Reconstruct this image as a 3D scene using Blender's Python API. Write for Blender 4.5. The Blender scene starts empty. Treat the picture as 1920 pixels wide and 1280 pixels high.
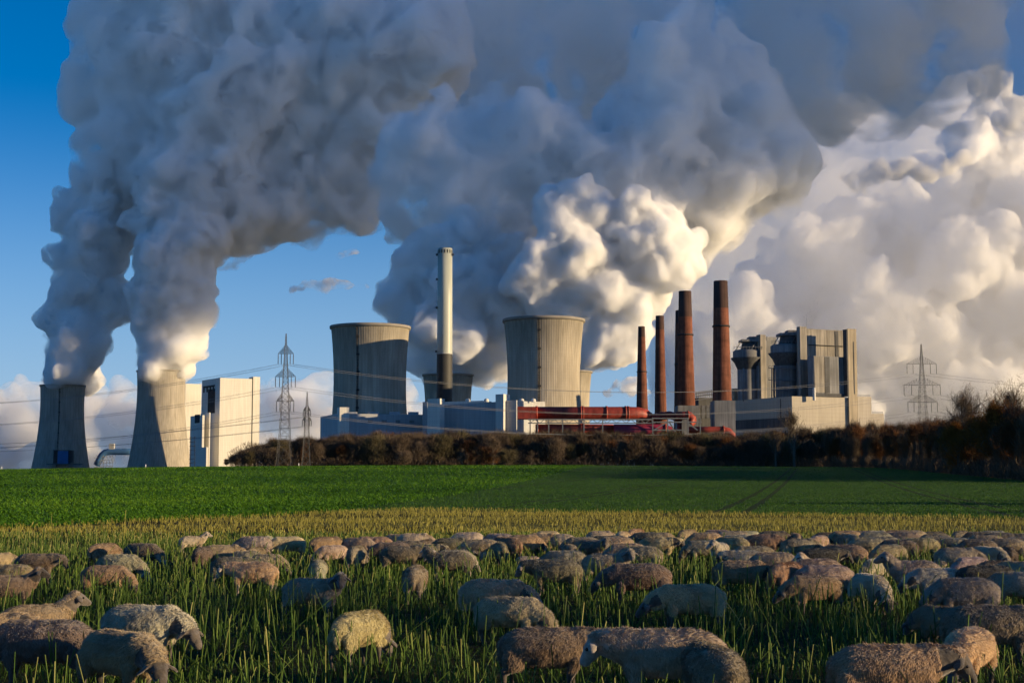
import bpy, bmesh, math, random
import numpy as np
from mathutils import Vector, Matrix

C = bpy.context
S = C.scene
R = math.radians

# ------------------------------------------------------------------ camera
F = 2667.0            # focal length in photograph pixels (1920 wide)
HORIZON = 880.0
CAM_Z = 2.6
PITCH = math.atan((HORIZON - 640.0) / F)
cam = bpy.data.cameras.new('camera')
cam_ob = bpy.data.objects.new('camera', cam)
S.collection.objects.link(cam_ob)
S.camera = cam_ob
cam.sensor_width = 36.0
cam.lens = 36.0 * F / 1920.0
cam.clip_start = 0.5
cam.clip_end = 80000.0
cam_ob.location = (0, 0, CAM_Z)
cam_ob.rotation_euler = (R(90) + PITCH, 0, 0)

# ------------------------------------------------------------------ light
SUN_AZ = R(105.0)      # clockwise from +Y (the view direction)
SUN_EL = R(8.5)
world = bpy.data.worlds.new('World')
S.world = world
world.use_nodes = True
wn = world.node_tree.nodes
wl = world.node_tree.links
sky = wn.new('ShaderNodeTexSky')
sky.sky_type = 'NISHITA'
sky.sun_disc = False
sky.sun_elevation = SUN_EL
sky.sun_rotation = SUN_AZ
sky.altitude = 300
sky.air_density = 0.9
sky.dust_density = 0.15
sky.ozone_density = 3.5
hs = wn.new('ShaderNodeHueSaturation')
hs.inputs['Saturation'].default_value = 1.3
wl.new(sky.outputs[0], hs.inputs['Color'])
tint = wn.new('ShaderNodeMix'); tint.data_type = 'RGBA'; tint.blend_type = 'MULTIPLY'
tint.inputs[0].default_value = 1.0
tint.inputs[7].default_value = (1.05, 0.87, 1.02, 1)
wl.new(hs.outputs[0], tint.inputs[6])
# pale humid air low in the sky
wgeo = wn.new('ShaderNodeTexCoord'); wsep = wn.new('ShaderNodeSeparateXYZ'); wl.new(wgeo.outputs['Generated'], wsep.inputs[0])
wrmp = wn.new('ShaderNodeMapRange'); wrmp.interpolation_type = 'SMOOTHSTEP'
wrmp.inputs['From Min'].default_value = -0.02; wrmp.inputs['From Max'].default_value = 0.26
wrmp.inputs['To Min'].default_value = 0.75; wrmp.inputs['To Max'].default_value = 0.0
wl.new(wsep.outputs[2], wrmp.inputs['Value'])
low = wn.new('ShaderNodeMix'); low.data_type = 'RGBA'
wl.new(wrmp.outputs[0], low.inputs[0]); wl.new(tint.outputs[2], low.inputs[6]); low.inputs[7].default_value = (2.1, 3.4, 5.2, 1)
wl.new(low.outputs[2], wn['Background'].inputs[0])
wn['Background'].inputs[1].default_value = 0.102
sun = bpy.data.lights.new('sun', 'SUN')
sun.energy = 5.0
sun.angle = R(0.5)
sun.color = (1.0, 0.745, 0.42)
sun_ob = bpy.data.objects.new('sun', sun)
S.collection.objects.link(sun_ob)
SUN_DIR = Vector((math.sin(SUN_AZ) * math.cos(SUN_EL), math.cos(SUN_AZ) * math.cos(SUN_EL), math.sin(SUN_EL)))
sun_ob.rotation_euler = SUN_DIR.to_track_quat('Z', 'Y').to_euler()
sun_ob.location = (200, -50, 300)

vs = S.view_settings
vs.view_transform = 'Standard'
vs.look = 'None'
vs.exposure = 0.57
vs.gamma = 1.0
cy = S.cycles
cy.use_denoising = True
cy.denoiser = 'OPENIMAGEDENOISE'
cy.use_adaptive_sampling = True
cy.adaptive_threshold = 0.03
cy.adaptive_min_samples = 24
cy.max_bounces = 16
cy.diffuse_bounces = 3
cy.volume_bounces = 13
cy.transparent_max_bounces = 96
cy.sample_clamp_indirect = 6.0

# ------------------------------------------------------------------ helpers
def PX(x, y, d):
    """world point that lies d metres in front along +Y on the sight line of photograph pixel (x, y)"""
    rx = (x - 960.0) / F
    ry = -(y - 640.0) / F
    cp, sp = math.cos(PITCH), math.sin(PITCH)
    dy = cp - ry * sp
    dz = sp + ry * cp
    s = d / dy
    return Vector((rx * s, d, CAM_Z + dz * s))

def link(o, parent=None):
    S.collection.objects.link(o)
    if parent is not None:
        o.parent = parent
    return o

def tag(o, label=None, cat=None, group=None, kind=None):
    if label: o['label'] = label
    if cat: o['category'] = cat
    if group: o['group'] = group
    if kind: o['kind'] = kind
    return o

def empty(name, loc, label, cat, group=None, rz=0.0):
    o = bpy.data.objects.new(name, None)
    link(o)
    o.location = loc
    o.rotation_euler = (0, 0, rz)
    return tag(o, label, cat, group)

class MB:
    """collects shapes; build() links them as ONE mesh object"""
    def __init__(self):
        self.v = []; self.f = []; self.smooth = []
    def add(self, vs_, fs, smooth=False):
        n = len(self.v)
        self.v.extend([tuple(p) for p in vs_])
        self.f.extend([tuple(i + n for i in f) for f in fs])
        self.smooth.extend([smooth] * len(fs))
        return self
    def box(self, c, s, rz=0.0, taper=1.0):
        hx, hy, hz = s[0] / 2, s[1] / 2, s[2] / 2
        cz, sz = math.cos(rz), math.sin(rz)
        vs_ = []
        for k, zz in ((1.0, -hz), (taper, hz)):
            for (a, b) in ((-1, -1), (1, -1), (1, 1), (-1, 1)):
                x, y = a * hx * k, b * hy * k
                vs_.append((c[0] + x * cz - y * sz, c[1] + x * sz + y * cz, c[2] + zz))
        return self.add(vs_, [(0, 3, 2, 1), (4, 5, 6, 7), (0, 1, 5, 4), (1, 2, 6, 5), (2, 3, 7, 6), (3, 0, 4, 7)])
    def prism(self, poly, z0, z1):
        """poly: list of (x,y) counter-clockwise; z1 may be a list of heights"""
        n = len(poly)
        zt = z1 if isinstance(z1, (list, tuple)) else [z1] * n
        vs_ = [(p[0], p[1], z0) for p in poly] + [(p[0], p[1], zt[i]) for i, p in enumerate(poly)]
        fs = [tuple(reversed(range(n))), tuple(range(n, 2 * n))]
        for i in range(n):
            j = (i + 1) % n
            fs.append((i, j, n + j, n + i))
        return self.add(vs_, fs)
    def tube(self, p0, p1, r0, r1=None, n=8, caps=True, smooth=True):
        p0 = Vector(p0); p1 = Vector(p1)
        if r1 is None: r1 = r0
        d = (p1 - p0)
        if d.length < 1e-6: return self
        q = d.to_track_quat('Z', 'Y')
        vs_ = []
        for p, r in ((p0, r0), (p1, r1)):
            for i in range(n):
                a = 2 * math.pi * i / n
                vs_.append(p + q @ Vector((r * math.cos(a), r * math.sin(a), 0)))
        fs = [(i, (i + 1) % n, n + (i + 1) % n, n + i) for i in range(n)]
        self.add(vs_, fs, smooth)
        if caps:
            m = len(self.v) - 2 * n
            self.f.append(tuple(m + i for i in reversed(range(n)))); self.smooth.append(False)
            self.f.append(tuple(m + n + i for i in range(n))); self.smooth.append(False)
        return self
    def bar(self, p0, p1, w):
        return self.tube(p0, p1, w / 2 * 1.2, None, 3, False, False)
    def lathe(self, prof, c, n=48, ridge=0.0, every=2, closed=False):
        vs_ = []; fs = []
        for (r, z) in prof:
            for i in range(n):
                a = 2 * math.pi * i / n
                rr = r + (ridge if (i % every == 0) else 0.0)
                vs_.append((c[0] + rr * math.cos(a), c[1] + rr * math.sin(a), c[2] + z))
        for k in range(len(prof) - 1):
            for i in range(n):
                j = (i + 1) % n
                fs.append((k * n + i, k * n + j, (k + 1) * n + j, (k + 1) * n + i))
        self.add(vs_, fs, ridge == 0.0)
        return self
    def path(self, pts, r, n=12):
        """swept pipe through pts"""
        pts = [Vector(p) for p in pts]
        vs_ = []; fs = []
        up = Vector((0, 0, 1))
        for i, p in enumerate(pts):
            t = (pts[min(i + 1, len(pts) - 1)] - pts[max(i - 1, 0)]).normalized()
            a = t.cross(up)
            if a.length < 1e-3: a = t.cross(Vector((0, 1, 0)))
            a.normalize(); b = a.cross(t).normalized()
            for k in range(n):
                an = 2 * math.pi * k / n
                vs_.append(p + (a * math.cos(an) + b * math.sin(an)) * r)
        for i in range(len(pts) - 1):
            for k in range(n):
                j = (k + 1) % n
                fs.append((i * n + k, i * n + j, (i + 1) * n + j, (i + 1) * n + k))
        fs.append(tuple(reversed(range(n))))
        fs.append(tuple((len(pts) - 1) * n + k for k in range(n)))
        return self.add(vs_, fs, True)
    def mesh(self, name):
        me = bpy.data.meshes.new(name)
        me.from_pydata(self.v, [], self.f)
        me.polygons.foreach_set('use_smooth', self.smooth)
        me.update()
        return me
    def build(self, name, m, parent=None):
        me = self.mesh(name)
        if m: me.materials.append(m)
        o = bpy.data.objects.new(name, me)
        link(o, parent)
        if parent is not None:
            o.matrix_parent_inverse = Matrix.Identity(4)
            mw = Matrix.Translation(parent.location) @ parent.rotation_euler.to_matrix().to_4x4()
            me.transform(mw.inverted())
        return o

def np_mesh(name, verts, faces, m=None, attrs=None, smooth=False):
    """verts (n,3), faces (k, 3 or 4) as numpy"""
    me = bpy.data.meshes.new(name)
    nv, nf, k = len(verts), len(faces), faces.shape[1]
    me.vertices.add(nv)
    me.vertices.foreach_set('co', np.ascontiguousarray(verts, dtype=np.float32).ravel())
    me.loops.add(nf * k)
    me.loops.foreach_set('vertex_index', np.ascontiguousarray(faces, dtype=np.int32).ravel())
    me.polygons.add(nf)
    me.polygons.foreach_set('loop_start', np.arange(0, nf * k, k, dtype=np.int32))
    me.polygons.foreach_set('loop_total', np.full(nf, k, dtype=np.int32))
    if smooth: me.polygons.foreach_set('use_smooth', np.ones(nf, dtype=bool))
    if attrs:
        for an, arr in attrs.items():
            at = me.attributes.new(an, 'FLOAT', 'POINT')
            at.data.foreach_set('value', np.ascontiguousarray(arr, dtype=np.float32))
    me.update(calc_edges=True)
    if m: me.materials.append(m)
    return me

# ------------------------------------------------------------------ material helper
class Mat:
    def __init__(self, name, rough=0.85, spec=0.3):
        self.m = bpy.data.materials.new(name); self.m.use_nodes = True
        self.nt = self.m.node_tree; self.n = self.nt.nodes
        self.b = self.n['Principled BSDF']
        self.b.inputs['Roughness'].default_value = rough
        self.b.inputs['Specular IOR Level'].default_value = spec
    def new(self, t, **kw):
        nd = self.n.new(t)
        for k, v in kw.items(): setattr(nd, k, v)
        return nd
    def L(self, a, b): self.nt.links.new(a, b)
    def coord(self, kind='Object', scale=None):
        tc = self.new('ShaderNodeTexCoord')
        if scale is None: return tc.outputs[kind]
        mp = self.new('ShaderNodeMapping'); mp.inputs['Scale'].default_value = scale
        self.L(tc.outputs[kind], mp.inputs[0]); return mp.outputs[0]
    def noise(self, co, scale, detail=4, rough=0.55):
        nz = self.new('ShaderNodeTexNoise'); nz.inputs['Scale'].default_value = scale
        nz.inputs['Detail'].default_value = detail; nz.inputs['Roughness'].default_value = rough
        self.L(co, nz.inputs['Vector']); return nz.outputs['Fac']
    def ramp(self, fac, stops):
        r = self.new('ShaderNodeValToRGB'); e = r.color_ramp.elements
        while len(e) > 1: e.remove(e[-1])
        e[0].position = stops[0][0]; e[0].color = (*stops[0][1], 1)
        for p, c in stops[1:]:
            x = e.new(p); x.color = (*c, 1)
        self.L(fac, r.inputs[0]); return r.outputs[0]
    def mix(self, fac, a, b, mode='MIX'):
        mx = self.new('ShaderNodeMix', data_type='RGBA', blend_type=mode)
        for sock, val in ((mx.inputs[0], fac), (mx.inputs[6], a), (mx.inputs[7], b)):
            if isinstance(val, (int, float)): sock.default_value = val
            elif isinstance(val, tuple): sock.default_value = (*val[:3], 1)
            else: self.L(val, sock)
        return mx.outputs[2]
    def math(self, op, a, b=0.0, c=None, clamp=False):
        md = self.new('ShaderNodeMath', operation=op, use_clamp=clamp)
        for i, val in enumerate((a, b) if c is None else (a, b, c)):
            if isinstance(val, (int, float)): md.inputs[i].default_value = val
            else: self.L(val, md.inputs[i])
        return md.outputs[0]
    def color(self, c):
        if isinstance(c, tuple): self.b.inputs['Base Color'].default_value = (*c[:3], 1)
        else: self.L(c, self.b.inputs['Base Color'])
        return self
    def bump(self, h, strength=0.3, dist=0.1):
        bp = self.new('ShaderNodeBump'); bp.inputs['Strength'].default_value = strength
        bp.inputs['Distance'].default_value = dist
        self.L(h, bp.inputs['Height']); self.L(bp.outputs[0], self.b.inputs['Normal']); return self

def worn(name, base, var=0.25, scale=0.05, streak=0.0, rough=0.85, panel=None):
    """painted or cast surface: broad tone variation, optional vertical streaks and panel joints (metres)"""
    M = Mat(name, rough)
    co = M.coord('Object')
    n1 = M.noise(co, scale, 5)
    dark = tuple(c * (1 - var) for c in base); lite = tuple(min(1, c * (1 + var * 0.6)) for c in base)
    col = M.ramp(n1, [(0.3, dark), (0.7, lite)])
    if streak:
        cs = M.coord('Object', (0.55, 0.55, 0.018))
        n2 = M.noise(cs, 1.0, 4, 0.65)
        fac = M.ramp(n2, [(0.42, (1 - streak,) * 3), (0.62, (1, 1, 1))])
        col = M.mix(1.0, col, fac, 'MULTIPLY')
    if panel:
        sp = M.new('ShaderNodeSeparateXYZ'); M.L(co, sp.inputs[0])
        fz = M.math('FRACT', M.math('DIVIDE', sp.outputs[2], panel))
        line = M.math('LESS_THAN', fz, 0.06)
        col = M.mix(M.math('MULTIPLY', line, 0.35), col, tuple(c * 0.5 for c in base))
    M.color(col)
    return M.m

def smooth01(a, b, t):
    t = np.clip((np.asarray(t, dtype=float) - a) / (b - a), 0, 1)
    return t * t * (3 - 2 * t)
# ------------------------------------------------------------------ ground
def crest(x):
    """height of the field's far edge at 520 m"""
    px = 960 + np.asarray(x, dtype=float) / 520.0 * F
    yc = np.interp(px, [-600, 0, 300, 700, 1100, 1500, 1920, 2600], [884, 880, 876, 873, 872.5, 875, 876, 876])
    return CAM_Z + (HORIZON - yc) / F * 520.0

def gz(x, y):
    x = np.asarray(x, dtype=float); y = np.asarray(y, dtype=float)
    z = crest(x * 520.0 / np.maximum(y, 200.0)) * smooth01(110, 520, y)
    z = z - 9.0 * smooth01(520, 950, y)
    z = z + 0.05 * np.sin(x * 0.31 + 1.3) * np.sin(y * 0.27) * (1 - smooth01(60, 200, y))
    return z

def build_ground():
    ys = np.concatenate([np.linspace(-60, 8, 12), np.linspace(9, 120, 112), np.linspace(122, 560, 130),
                         np.linspace(570, 1000, 30), np.linspace(1100, 30000, 24)])
    us = np.concatenate([np.linspace(-6, -1.3, 10), np.linspace(-1.2, 1.2, 120), np.linspace(1.3, 6, 10)])
    Y, U = np.meshgrid(ys, us, indexing='ij')
    X = U * np.maximum(np.abs(Y) * 0.5, 0) + U * 40.0
    Z = gz(X, Y)
    V = np.stack([X.ravel(), Y.ravel(), Z.ravel()], 1)
    n, m = len(ys), len(us)
    i = np.arange((n - 1) * (m - 1)); a = (i // (m - 1)) * m + i % (m - 1)
    Fc = np.stack([a, a + 1, a + m + 1, a + m], 1)
    M = Mat('field_ground', 0.95, 0.1)
    geo = M.new('ShaderNodeNewGeometry')
    pos = geo.outputs['Position']
    sp = M.new('ShaderNodeSeparateXYZ'); M.L(pos, sp.inputs[0])
    X_, Y_ = sp.outputs[0], sp.outputs[1]
    wob = M.noise(pos, 0.35, 4)
    wob2 = M.noise(pos, 0.03, 3)
    # stubble (near) soil and litter
    nf = M.noise(pos, 6.0, 6, 0.7)
    stub = M.ramp(nf, [(0.3, (0.010, 0.011, 0.005)), (0.5, (0.024, 0.030, 0.010)), (0.68, (0.058, 0.058, 0.022)), (0.8, (0.13, 0.12, 0.055))])
    far_st = M.ramp(M.noise(pos, 2.2, 5, 0.7), [(0.32, (0.045, 0.042, 0.014)), (0.5, (0.13, 0.125, 0.03)), (0.7, (0.21, 0.20, 0.06))])  # yellower far zone: drier stubble, with sunlight also put into the colour
    patch = M.ramp(M.noise(M.coord('Object', (0.02, 0.14, 1)), 1.0, 4), [(0.42, (0.45, 0.40, 0.33)), (0.58, (1, 1, 1))])
    far_st = M.mix(1.0, far_st, patch, 'MULTIPLY')
    tnear = M.math('DIVIDE', M.math('SUBTRACT', Y_, 38.0), 22.0, clamp=True)
    near = M.mix(tnear, stub, far_st)
    # leafy crop (left) and winter wheat (right)
    leaf = M.ramp(M.noise(pos, 1.6, 6, 0.75), [(0.3, (0.008, 0.028, 0.003)), (0.52, (0.022, 0.085, 0.006)), (0.72, (0.055, 0.16, 0.012))])
    leaf = M.mix(1.0, leaf, M.ramp(M.noise(M.coord('Object', (0.012, 0.05, 1)), 1.0, 3), [(0.35, (0.62, 0.7, 0.6)), (0.65, (1.1, 1.08, 1.0))]), 'MULTIPLY')
    wheat = M.ramp(M.noise(M.coord('Object', (2.0, 0.5, 1)), 1.0, 5, 0.7), [(0.3, (0.016, 0.046, 0.006)), (0.55, (0.042, 0.105, 0.012)), (0.75, (0.07, 0.14, 0.022))])
    wheat = M.mix(1.0, wheat, M.ramp(M.noise(M.coord('Object', (0.006, 0.03, 1)), 1.0, 3), [(0.35, (0.75, 0.78, 0.75)), (0.65, (1.08, 1.05, 1.0))]), 'MULTIPLY')
    # tramlines across the wheat
    q = M.math('SUBTRACT', X_, M.math('MULTIPLY', Y_, 0.21))
    q = M.math('ADD', q, 210.9)
    fr = M.math('MULTIPLY', M.math('FRACT', M.math('DIVIDE', q, 17.0)), 17.0)
    def track(c): return M.math('LESS_THAN', M.math('ABSOLUTE', M.math('SUBTRACT', fr, c)), 0.30)
    tr = M.math('MAXIMUM', track(1.0), track(2.8))
    wheat = M.mix(M.math('MULTIPLY', tr, 0.6), wheat, (0.022, 0.024, 0.010))
    bx = M.math('ADD', M.math('MULTIPLY', Y_, 0.098), -20.0)
    bx = M.math('ADD', bx, M.math('MULTIPLY', M.math('SUBTRACT', wob, 0.5), 2.0))
    right = M.math('GREATER_THAN', X_, bx)
    fld = M.mix(right, leaf, wheat)
    # near edge of the crops, metres from the camera, as a function of x
    e1 = M.math('ADD', M.math('MULTIPLY', X_, 1.75), 104.0)     # left part, falls away from x = -9
    e2 = M.math('ADD', M.math('MULTIPLY', X_, -0.55), 90.0)
    edge = M.math('MINIMUM', e1, e2)
    edge = M.math('ADD', edge, M.math('MULTIPLY', M.math('SUBTRACT', wob, 0.5), 9.0))
    crop = M.math('GREATER_THAN', Y_, edge)
    col = M.mix(crop, near, fld)
    # far beyond the crest: rough grass
    back = M.math('GREATER_THAN', Y_, M.math('ADD', 528.0, M.math('MULTIPLY', wob2, 20.0)))
    col = M.mix(back, col, (0.045, 0.05, 0.02))
    M.color(col)
    hb = M.math('ADD', nf, M.noise(pos, 1.3, 5, 0.7))
    M.bump(hb, 0.7, 0.25)
    me = np_mesh('ground', V, Fc, M.m, smooth=True)
    o = link(bpy.data.objects.new('ground', me))
    tag(o, kind='structure')
build_ground()
# ------------------------------------------------------------------ power plant
BASE = -6.0
def mpp(d): return d / F           # metres per photograph pixel at distance d

def tower_profile(rt, rb, rthroat, h, zthroat, n=26):
    pr = []
    for i in range(n + 1):
        z = h * i / n
        if z < zthroat:
            a = (zthroat - z) / zthroat
            c2 = (rb / rthroat) ** 2 - 1
            r = rthroat * math.sqrt(1 + c2 * a * a)
        else:
            a = (z - zthroat) / (h - zthroat)
            c2 = (rt / rthroat) ** 2 - 1
            r = rthroat * math.sqrt(1 + c2 * a * a)
        pr.append((r, z))
    return pr

def concrete_shell(name, base, dark, sc=0.03):
    M = Mat(name, 0.9, 0.15)
    co = M.coord('Object')
    n1 = M.noise(M.coord('Object', (0.05, 0.05, 0.02)), 1.0, 5, 0.6)
    col = M.ramp(n1, [(0.3, dark), (0.68, base)])
    st = M.noise(M.coord('Object', (0.45, 0.45, 0.012)), 1.0, 5, 0.7)
    col = M.mix(1.0, col, M.ramp(st, [(0.35, (0.72, 0.70, 0.67)), (0.6, (1, 1, 1))]), 'MULTIPLY')
    sp = M.new('ShaderNodeSeparateXYZ'); M.L(co, sp.inputs[0])
    # casting lifts
    fz = M.math('FRACT', M.math('DIVIDE', sp.outputs[2], 2.6))
    col = M.mix(M.math('MULTIPLY', M.math('LESS_THAN', fz, 0.12), 0.22), col, tuple(c * 0.55 for c in base))
    # grime under the rim
    top = M.new('ShaderNodeMapRange'); top.inputs['From Min'].default_value = 108; top.inputs['From Max'].default_value = 130
    M.L(sp.outputs[2], top.inputs['Value'])
    grm = M.math('MULTIPLY', top.outputs[0], M.noise(M.coord('Object', (0.3, 0.3, 0.03)), 1.0, 4, 0.7))
    if sc == 1: col = M.mix(M.math('MULTIPLY', grm, 0.9, clamp=True), col, (0.13, 0.115, 0.085))
    M.color(col)
    M.bump(n1, 0.2, 0.5)
    return M.m

MAT_OLD = concrete_shell('weathered_tower_concrete', (0.46, 0.41, 0.325), (0.29, 0.26, 0.21), 1)
MAT_NEW = concrete_shell('smooth_tower_concrete', (0.40, 0.365, 0.31), (0.29, 0.27, 0.235))
MAT_DARK = worn('dark_steel_and_openings', (0.035, 0.035, 0.037), 0.4, 0.2)
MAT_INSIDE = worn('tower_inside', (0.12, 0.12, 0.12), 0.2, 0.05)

def cooling_tower(cx, ytop, d, rt, rb, rth, zth_f, label, mat, n, ridge, ladder_px=None):
    top = PX(cx, ytop, d)
    h = top.z - BASE
    t = empty('cooling_tower', (top.x, d, BASE), label, 'cooling tower')
    pr = tower_profile(rt, rb, rth, h - 1.6, h * zth_f)
    MB().lathe(pr, (top.x, d, BASE), n, ridge, 2).build('shell', mat, t)
    inner = [(r - 1.1, z) for r, z in pr if z > h * 0.5]
    MB().lathe(inner, (top.x, d, BASE), 64).build('inner_wall', MAT_INSIDE, t)
    MB().lathe([(rt - 1.0, h - 2.6), (rt + 1.3, h - 2.6), (rt + 1.5, h - 0.4), (rt + 1.1, h), (rt - 1.0, h), (rt - 1.0, h - 2.6)],
               (top.x, d, BASE), 96).build('rim', worn('rim_concrete', (0.24, 0.22, 0.19), 0.2, 0.1), t)
    if ladder_px is not None:
        m = MB()
        prev = None
        k = 0
        for (r, z) in pr[2:]:
            s = (ladder_px - cx) * mpp(d) / rt
            x = top.x + s * r; y = d - math.sqrt(max(r * r - (s * r) ** 2, 1)) - 0.6
            p = Vector((x, y, BASE + z))
            if prev is not None:
                m.tube(prev + Vector((-0.5, 0, 0)), p + Vector((-0.5, 0, 0)), 0.22, None, 5)
                m.tube(prev + Vector((0.5, 0, 0)), p + Vector((0.5, 0, 0)), 0.22, None, 5)
                for q in range(4):
                    pp = prev.lerp(p, q / 4)
                    m.box(pp, (1.5, 0.5, 0.5))
                if k % 3 == 0: m.box(p + Vector((0.4, -0.3, 0)), (2.6, 1.6, 1.5))
                k += 1
            prev = p
        m.build('ladder', MAT_DARK, t)
    return t

OLD = dict(mat=MAT_OLD, n=200, ridge=0.10)
cooling_tower(1019.5, 599, 1230, 34.6, 40.5, 31.4, 0.62, 'wide sunlit concrete cooling tower without steam, right behind the red pipes', ladder_px=1008, **OLD)
cooling_tower(694.5, 612, 1280, 35.2, 41.5, 32.4, 0.62, 'wide concrete cooling tower without steam, mostly shaded, left of the tall grey chimney', ladder_px=677, **OLD)
cooling_tower(840, 702, 1950, 34.2, 40, 31, 0.62, 'far cooling tower half hidden behind the tall grey chimney, steaming', **OLD)
cooling_tower(1060, 696, 1890, 34.8, 41, 31.6, 0.62, 'far steaming cooling tower showing only a dark edge right of the big sunlit one', **OLD)
tA = cooling_tower(118, 722, 2540, 38.8, 51.8, 37.4, 0.80, 'shaded steaming cooling tower farthest left, with a blue box at its foot', MAT_NEW, 150, 0.12, ladder_px=125)
cooling_tower(303, 695, 2480, 41.6, 56.5, 40.5, 0.80, 'tall half-sunlit steaming cooling tower beside the white boiler house', MAT_NEW, 150, 0.12)
# blue intake box at the foot of the far left tower
MAT_BLUE = worn('blue_grey_cladding', (0.045, 0.13, 0.30), 0.2, 0.1)
p = PX(120, 857, 2482)
MB().box((p.x, p.y, p.z), (18, 14, 22)).build('intake_box', MAT_BLUE, tA)
m = MB()
for k in range(5):
    m.box((p.x - 17 + k * 2.0, p.y, p.z + 1), (0.7, 8, 24))
    m.box((p.x + 8 + k * 2.0, p.y, p.z + 1), (0.7, 8, 22))
m.box((p.x - 3, p.y - 2, p.z + 12), (30, 10, 1.2)); m.box((p.x + 2, p.y - 2, p.z - 12), (60, 10, 1.5)); 
m.build('intake_scaffold', MAT_INSIDE, tA)

# ---- generic corner building: two visible walls meeting at xc
def wall_t(xc, x, d, alpha, right):
    """distance along the right (or left) wall from the corner to image column x"""
    k = (x - 960.0) / F; cx = (xc - 960.0) / F * d; a = R(alpha)
    if right: return (k * d - cx) / (math.cos(a) - k * math.sin(a))
    return (cx - k * d) / (math.sin(a) + k * math.cos(a))
def corner_poly(xl, xc, xr, d, alpha):
    a = R(alpha)
    W = wall_t(xc, xr, d, alpha, True)
    D = wall_t(xc, xl, d, alpha, False) if xc > xl else 20.0
    ex = Vector((math.cos(a), math.sin(a)))       # along the right wall
    ey = Vector((-math.sin(a), math.cos(a)))      # along the left wall, going back
    o = Vector(((xc - 960.0) / F * d, d))
    return [o, o + ex * W, o + ex * W + ey * D, o + ey * D]
def zpx(y, d): return PX(960, y, d).z
def corner_box(m, xl, xc, xr, ytop, ybot, d, alpha):
    P = corner_poly(xl, xc, xr, d, alpha)
    m.prism([tuple(q) for q in P], zpx(ybot, d), zpx(ytop, d))
    return P

MAT_WHITE = worn('pale_cladding', (0.62, 0.60, 0.55), 0.08, 0.02, 0.12, 0.7, 4.0)
MAT_GREYW = worn('grey_cladding', (0.40, 0.41, 0.42), 0.1, 0.02, 0.15, 0.75, 3.0)
MAT_CONC = worn('stained_concrete', (0.33, 0.30, 0.255), 0.3, 0.04, 0.45, 0.9)
MAT_CONC2 = worn('grey_concrete', (0.25, 0.25, 0.25), 0.3, 0.05, 0.35, 0.9)
MAT_DKC = worn('dark_concrete', (0.115, 0.115, 0.115), 0.3, 0.06, 0.3, 0.9)
MAT_TAN = worn('tan_concrete', (0.40, 0.34, 0.25), 0.2, 0.04, 0.3, 0.9)

# ---- white boiler house, far left
d = 2300.0
c0 = corner_poly(376, 412, 472, d, 32)
bo = empty('boiler_house', (c0[0].x, c0[0].y, BASE), 'tall white boiler house with stepped dark recesses, beside the steaming tower', 'building')
m = MB(); 
corner_box(m, 378, 412, 472, 708, 884, d, 32)
m.build('main_block', MAT_WHITE, bo)
m = MB(); corner_box(m, 466, 474, 487, 706, 884, d + 31, 32); m.build('stair_tower', MAT_WHITE, bo)
m = MB(); corner_box(m, 470, 471.2, 473.8, 708.5, 884, d + 29.5, 32); m.build('dark_slot', MAT_DARK, bo)  # dark box drawn for a slot, its shade put into the colour
m = MB(); corner_box(m, 376.5, 393, 395, 773, 884, d - 26, 32); m.build('lower_block', MAT_WHITE, bo)
m = MB(); corner_box(m, 357.5, 380, 384, 778, 884, d - 40, 32); m.build('side_block', MAT_WHITE, bo)
m = MB(); corner_box(m, 361, 388.5, 392, 838, 884, d - 58, 32); m.build('annexe', MAT_WHITE, bo)
# recess boxes proud of the left walls, dark colour for the shade inside the openings
def left_wall_panel(m, xl, xc, x0, x1, y0, y1, d, alpha, thick=0.8, proud=0.5):
    """flat box on the left wall of a corner building, between image columns x0..x1"""
    a = R(alpha); c = Vector(((xc - 960.0) / F * d, d))
    ey = Vector((-math.sin(a), math.cos(a))); nx = Vector((-math.cos(a), -math.sin(a)))
    o = Vector((c.x, d))
    q0 = o + ey * wall_t(xc, x1, d, alpha, False); q1 = o + ey * wall_t(xc, x0, d, alpha, False)
    P = [q1 + nx * proud, q0 + nx * proud, q0 - nx * (thick - proud), q1 - nx * (thick - proud)]
    m.prism([tuple(q) for q in P], zpx(y1, d), zpx(y0, d))
def right_wall_panel(m, xc, x0, x1, y0, y1, d, alpha, thick=0.8, proud=0.5):
    a = R(alpha); c = Vector(((xc - 960.0) / F * d, d))
    ex = Vector((math.cos(a), math.sin(a))); nx = Vector((math.sin(a), -math.cos(a)))
    o = Vector((c.x, d))
    q0 = o + ex * wall_t(xc, x0, d, alpha, True); q1 = o + ex * wall_t(xc, x1, d, alpha, True)
    P = [q0 + nx * proud, q1 + nx * proud, q1 - nx * (thick - proud), q0 - nx * (thick - proud)]
    m.prism([tuple(q) for q in P], zpx(y1, d), zpx(y0, d))
m = MB(); left_wall_panel(m, 378, 412, 390, 403, 727, 773, d, 32); m.build('recess_shade', MAT_DARK, bo)
m = MB(); left_wall_panel(m, 378, 412, 382, 402, 720, 723, d, 32, 2, 1.6)
for xx in (382, 388, 394, 400): left_wall_panel(m, 378, 412, xx, xx + 1, 722, 732, d, 32, 2, 1.4)
m.build('crane_beam', MAT_DARK, bo)
m = MB(); left_wall_panel(m, 376.5, 393, 377, 384, 790, 815, d - 26, 32); m.build('recess_shade', MAT_DARK, bo)
m = MB(); left_wall_panel(m, 357.5, 380, 366, 375, 776, 792, d - 40, 32); m.build('recess_shade', MAT_DARK, bo)
m = MB()
for k in range(7):
    q = PX(361, 820 + k * 8, d - 70); m.box(q, (9, 5, 0.7))
for xx in (357, 365):
    q0 = PX(xx, 884, d - 70); q1 = PX(xx, 818, d - 70); m.tube(q0, q1, 0.4, None, 5)
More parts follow.
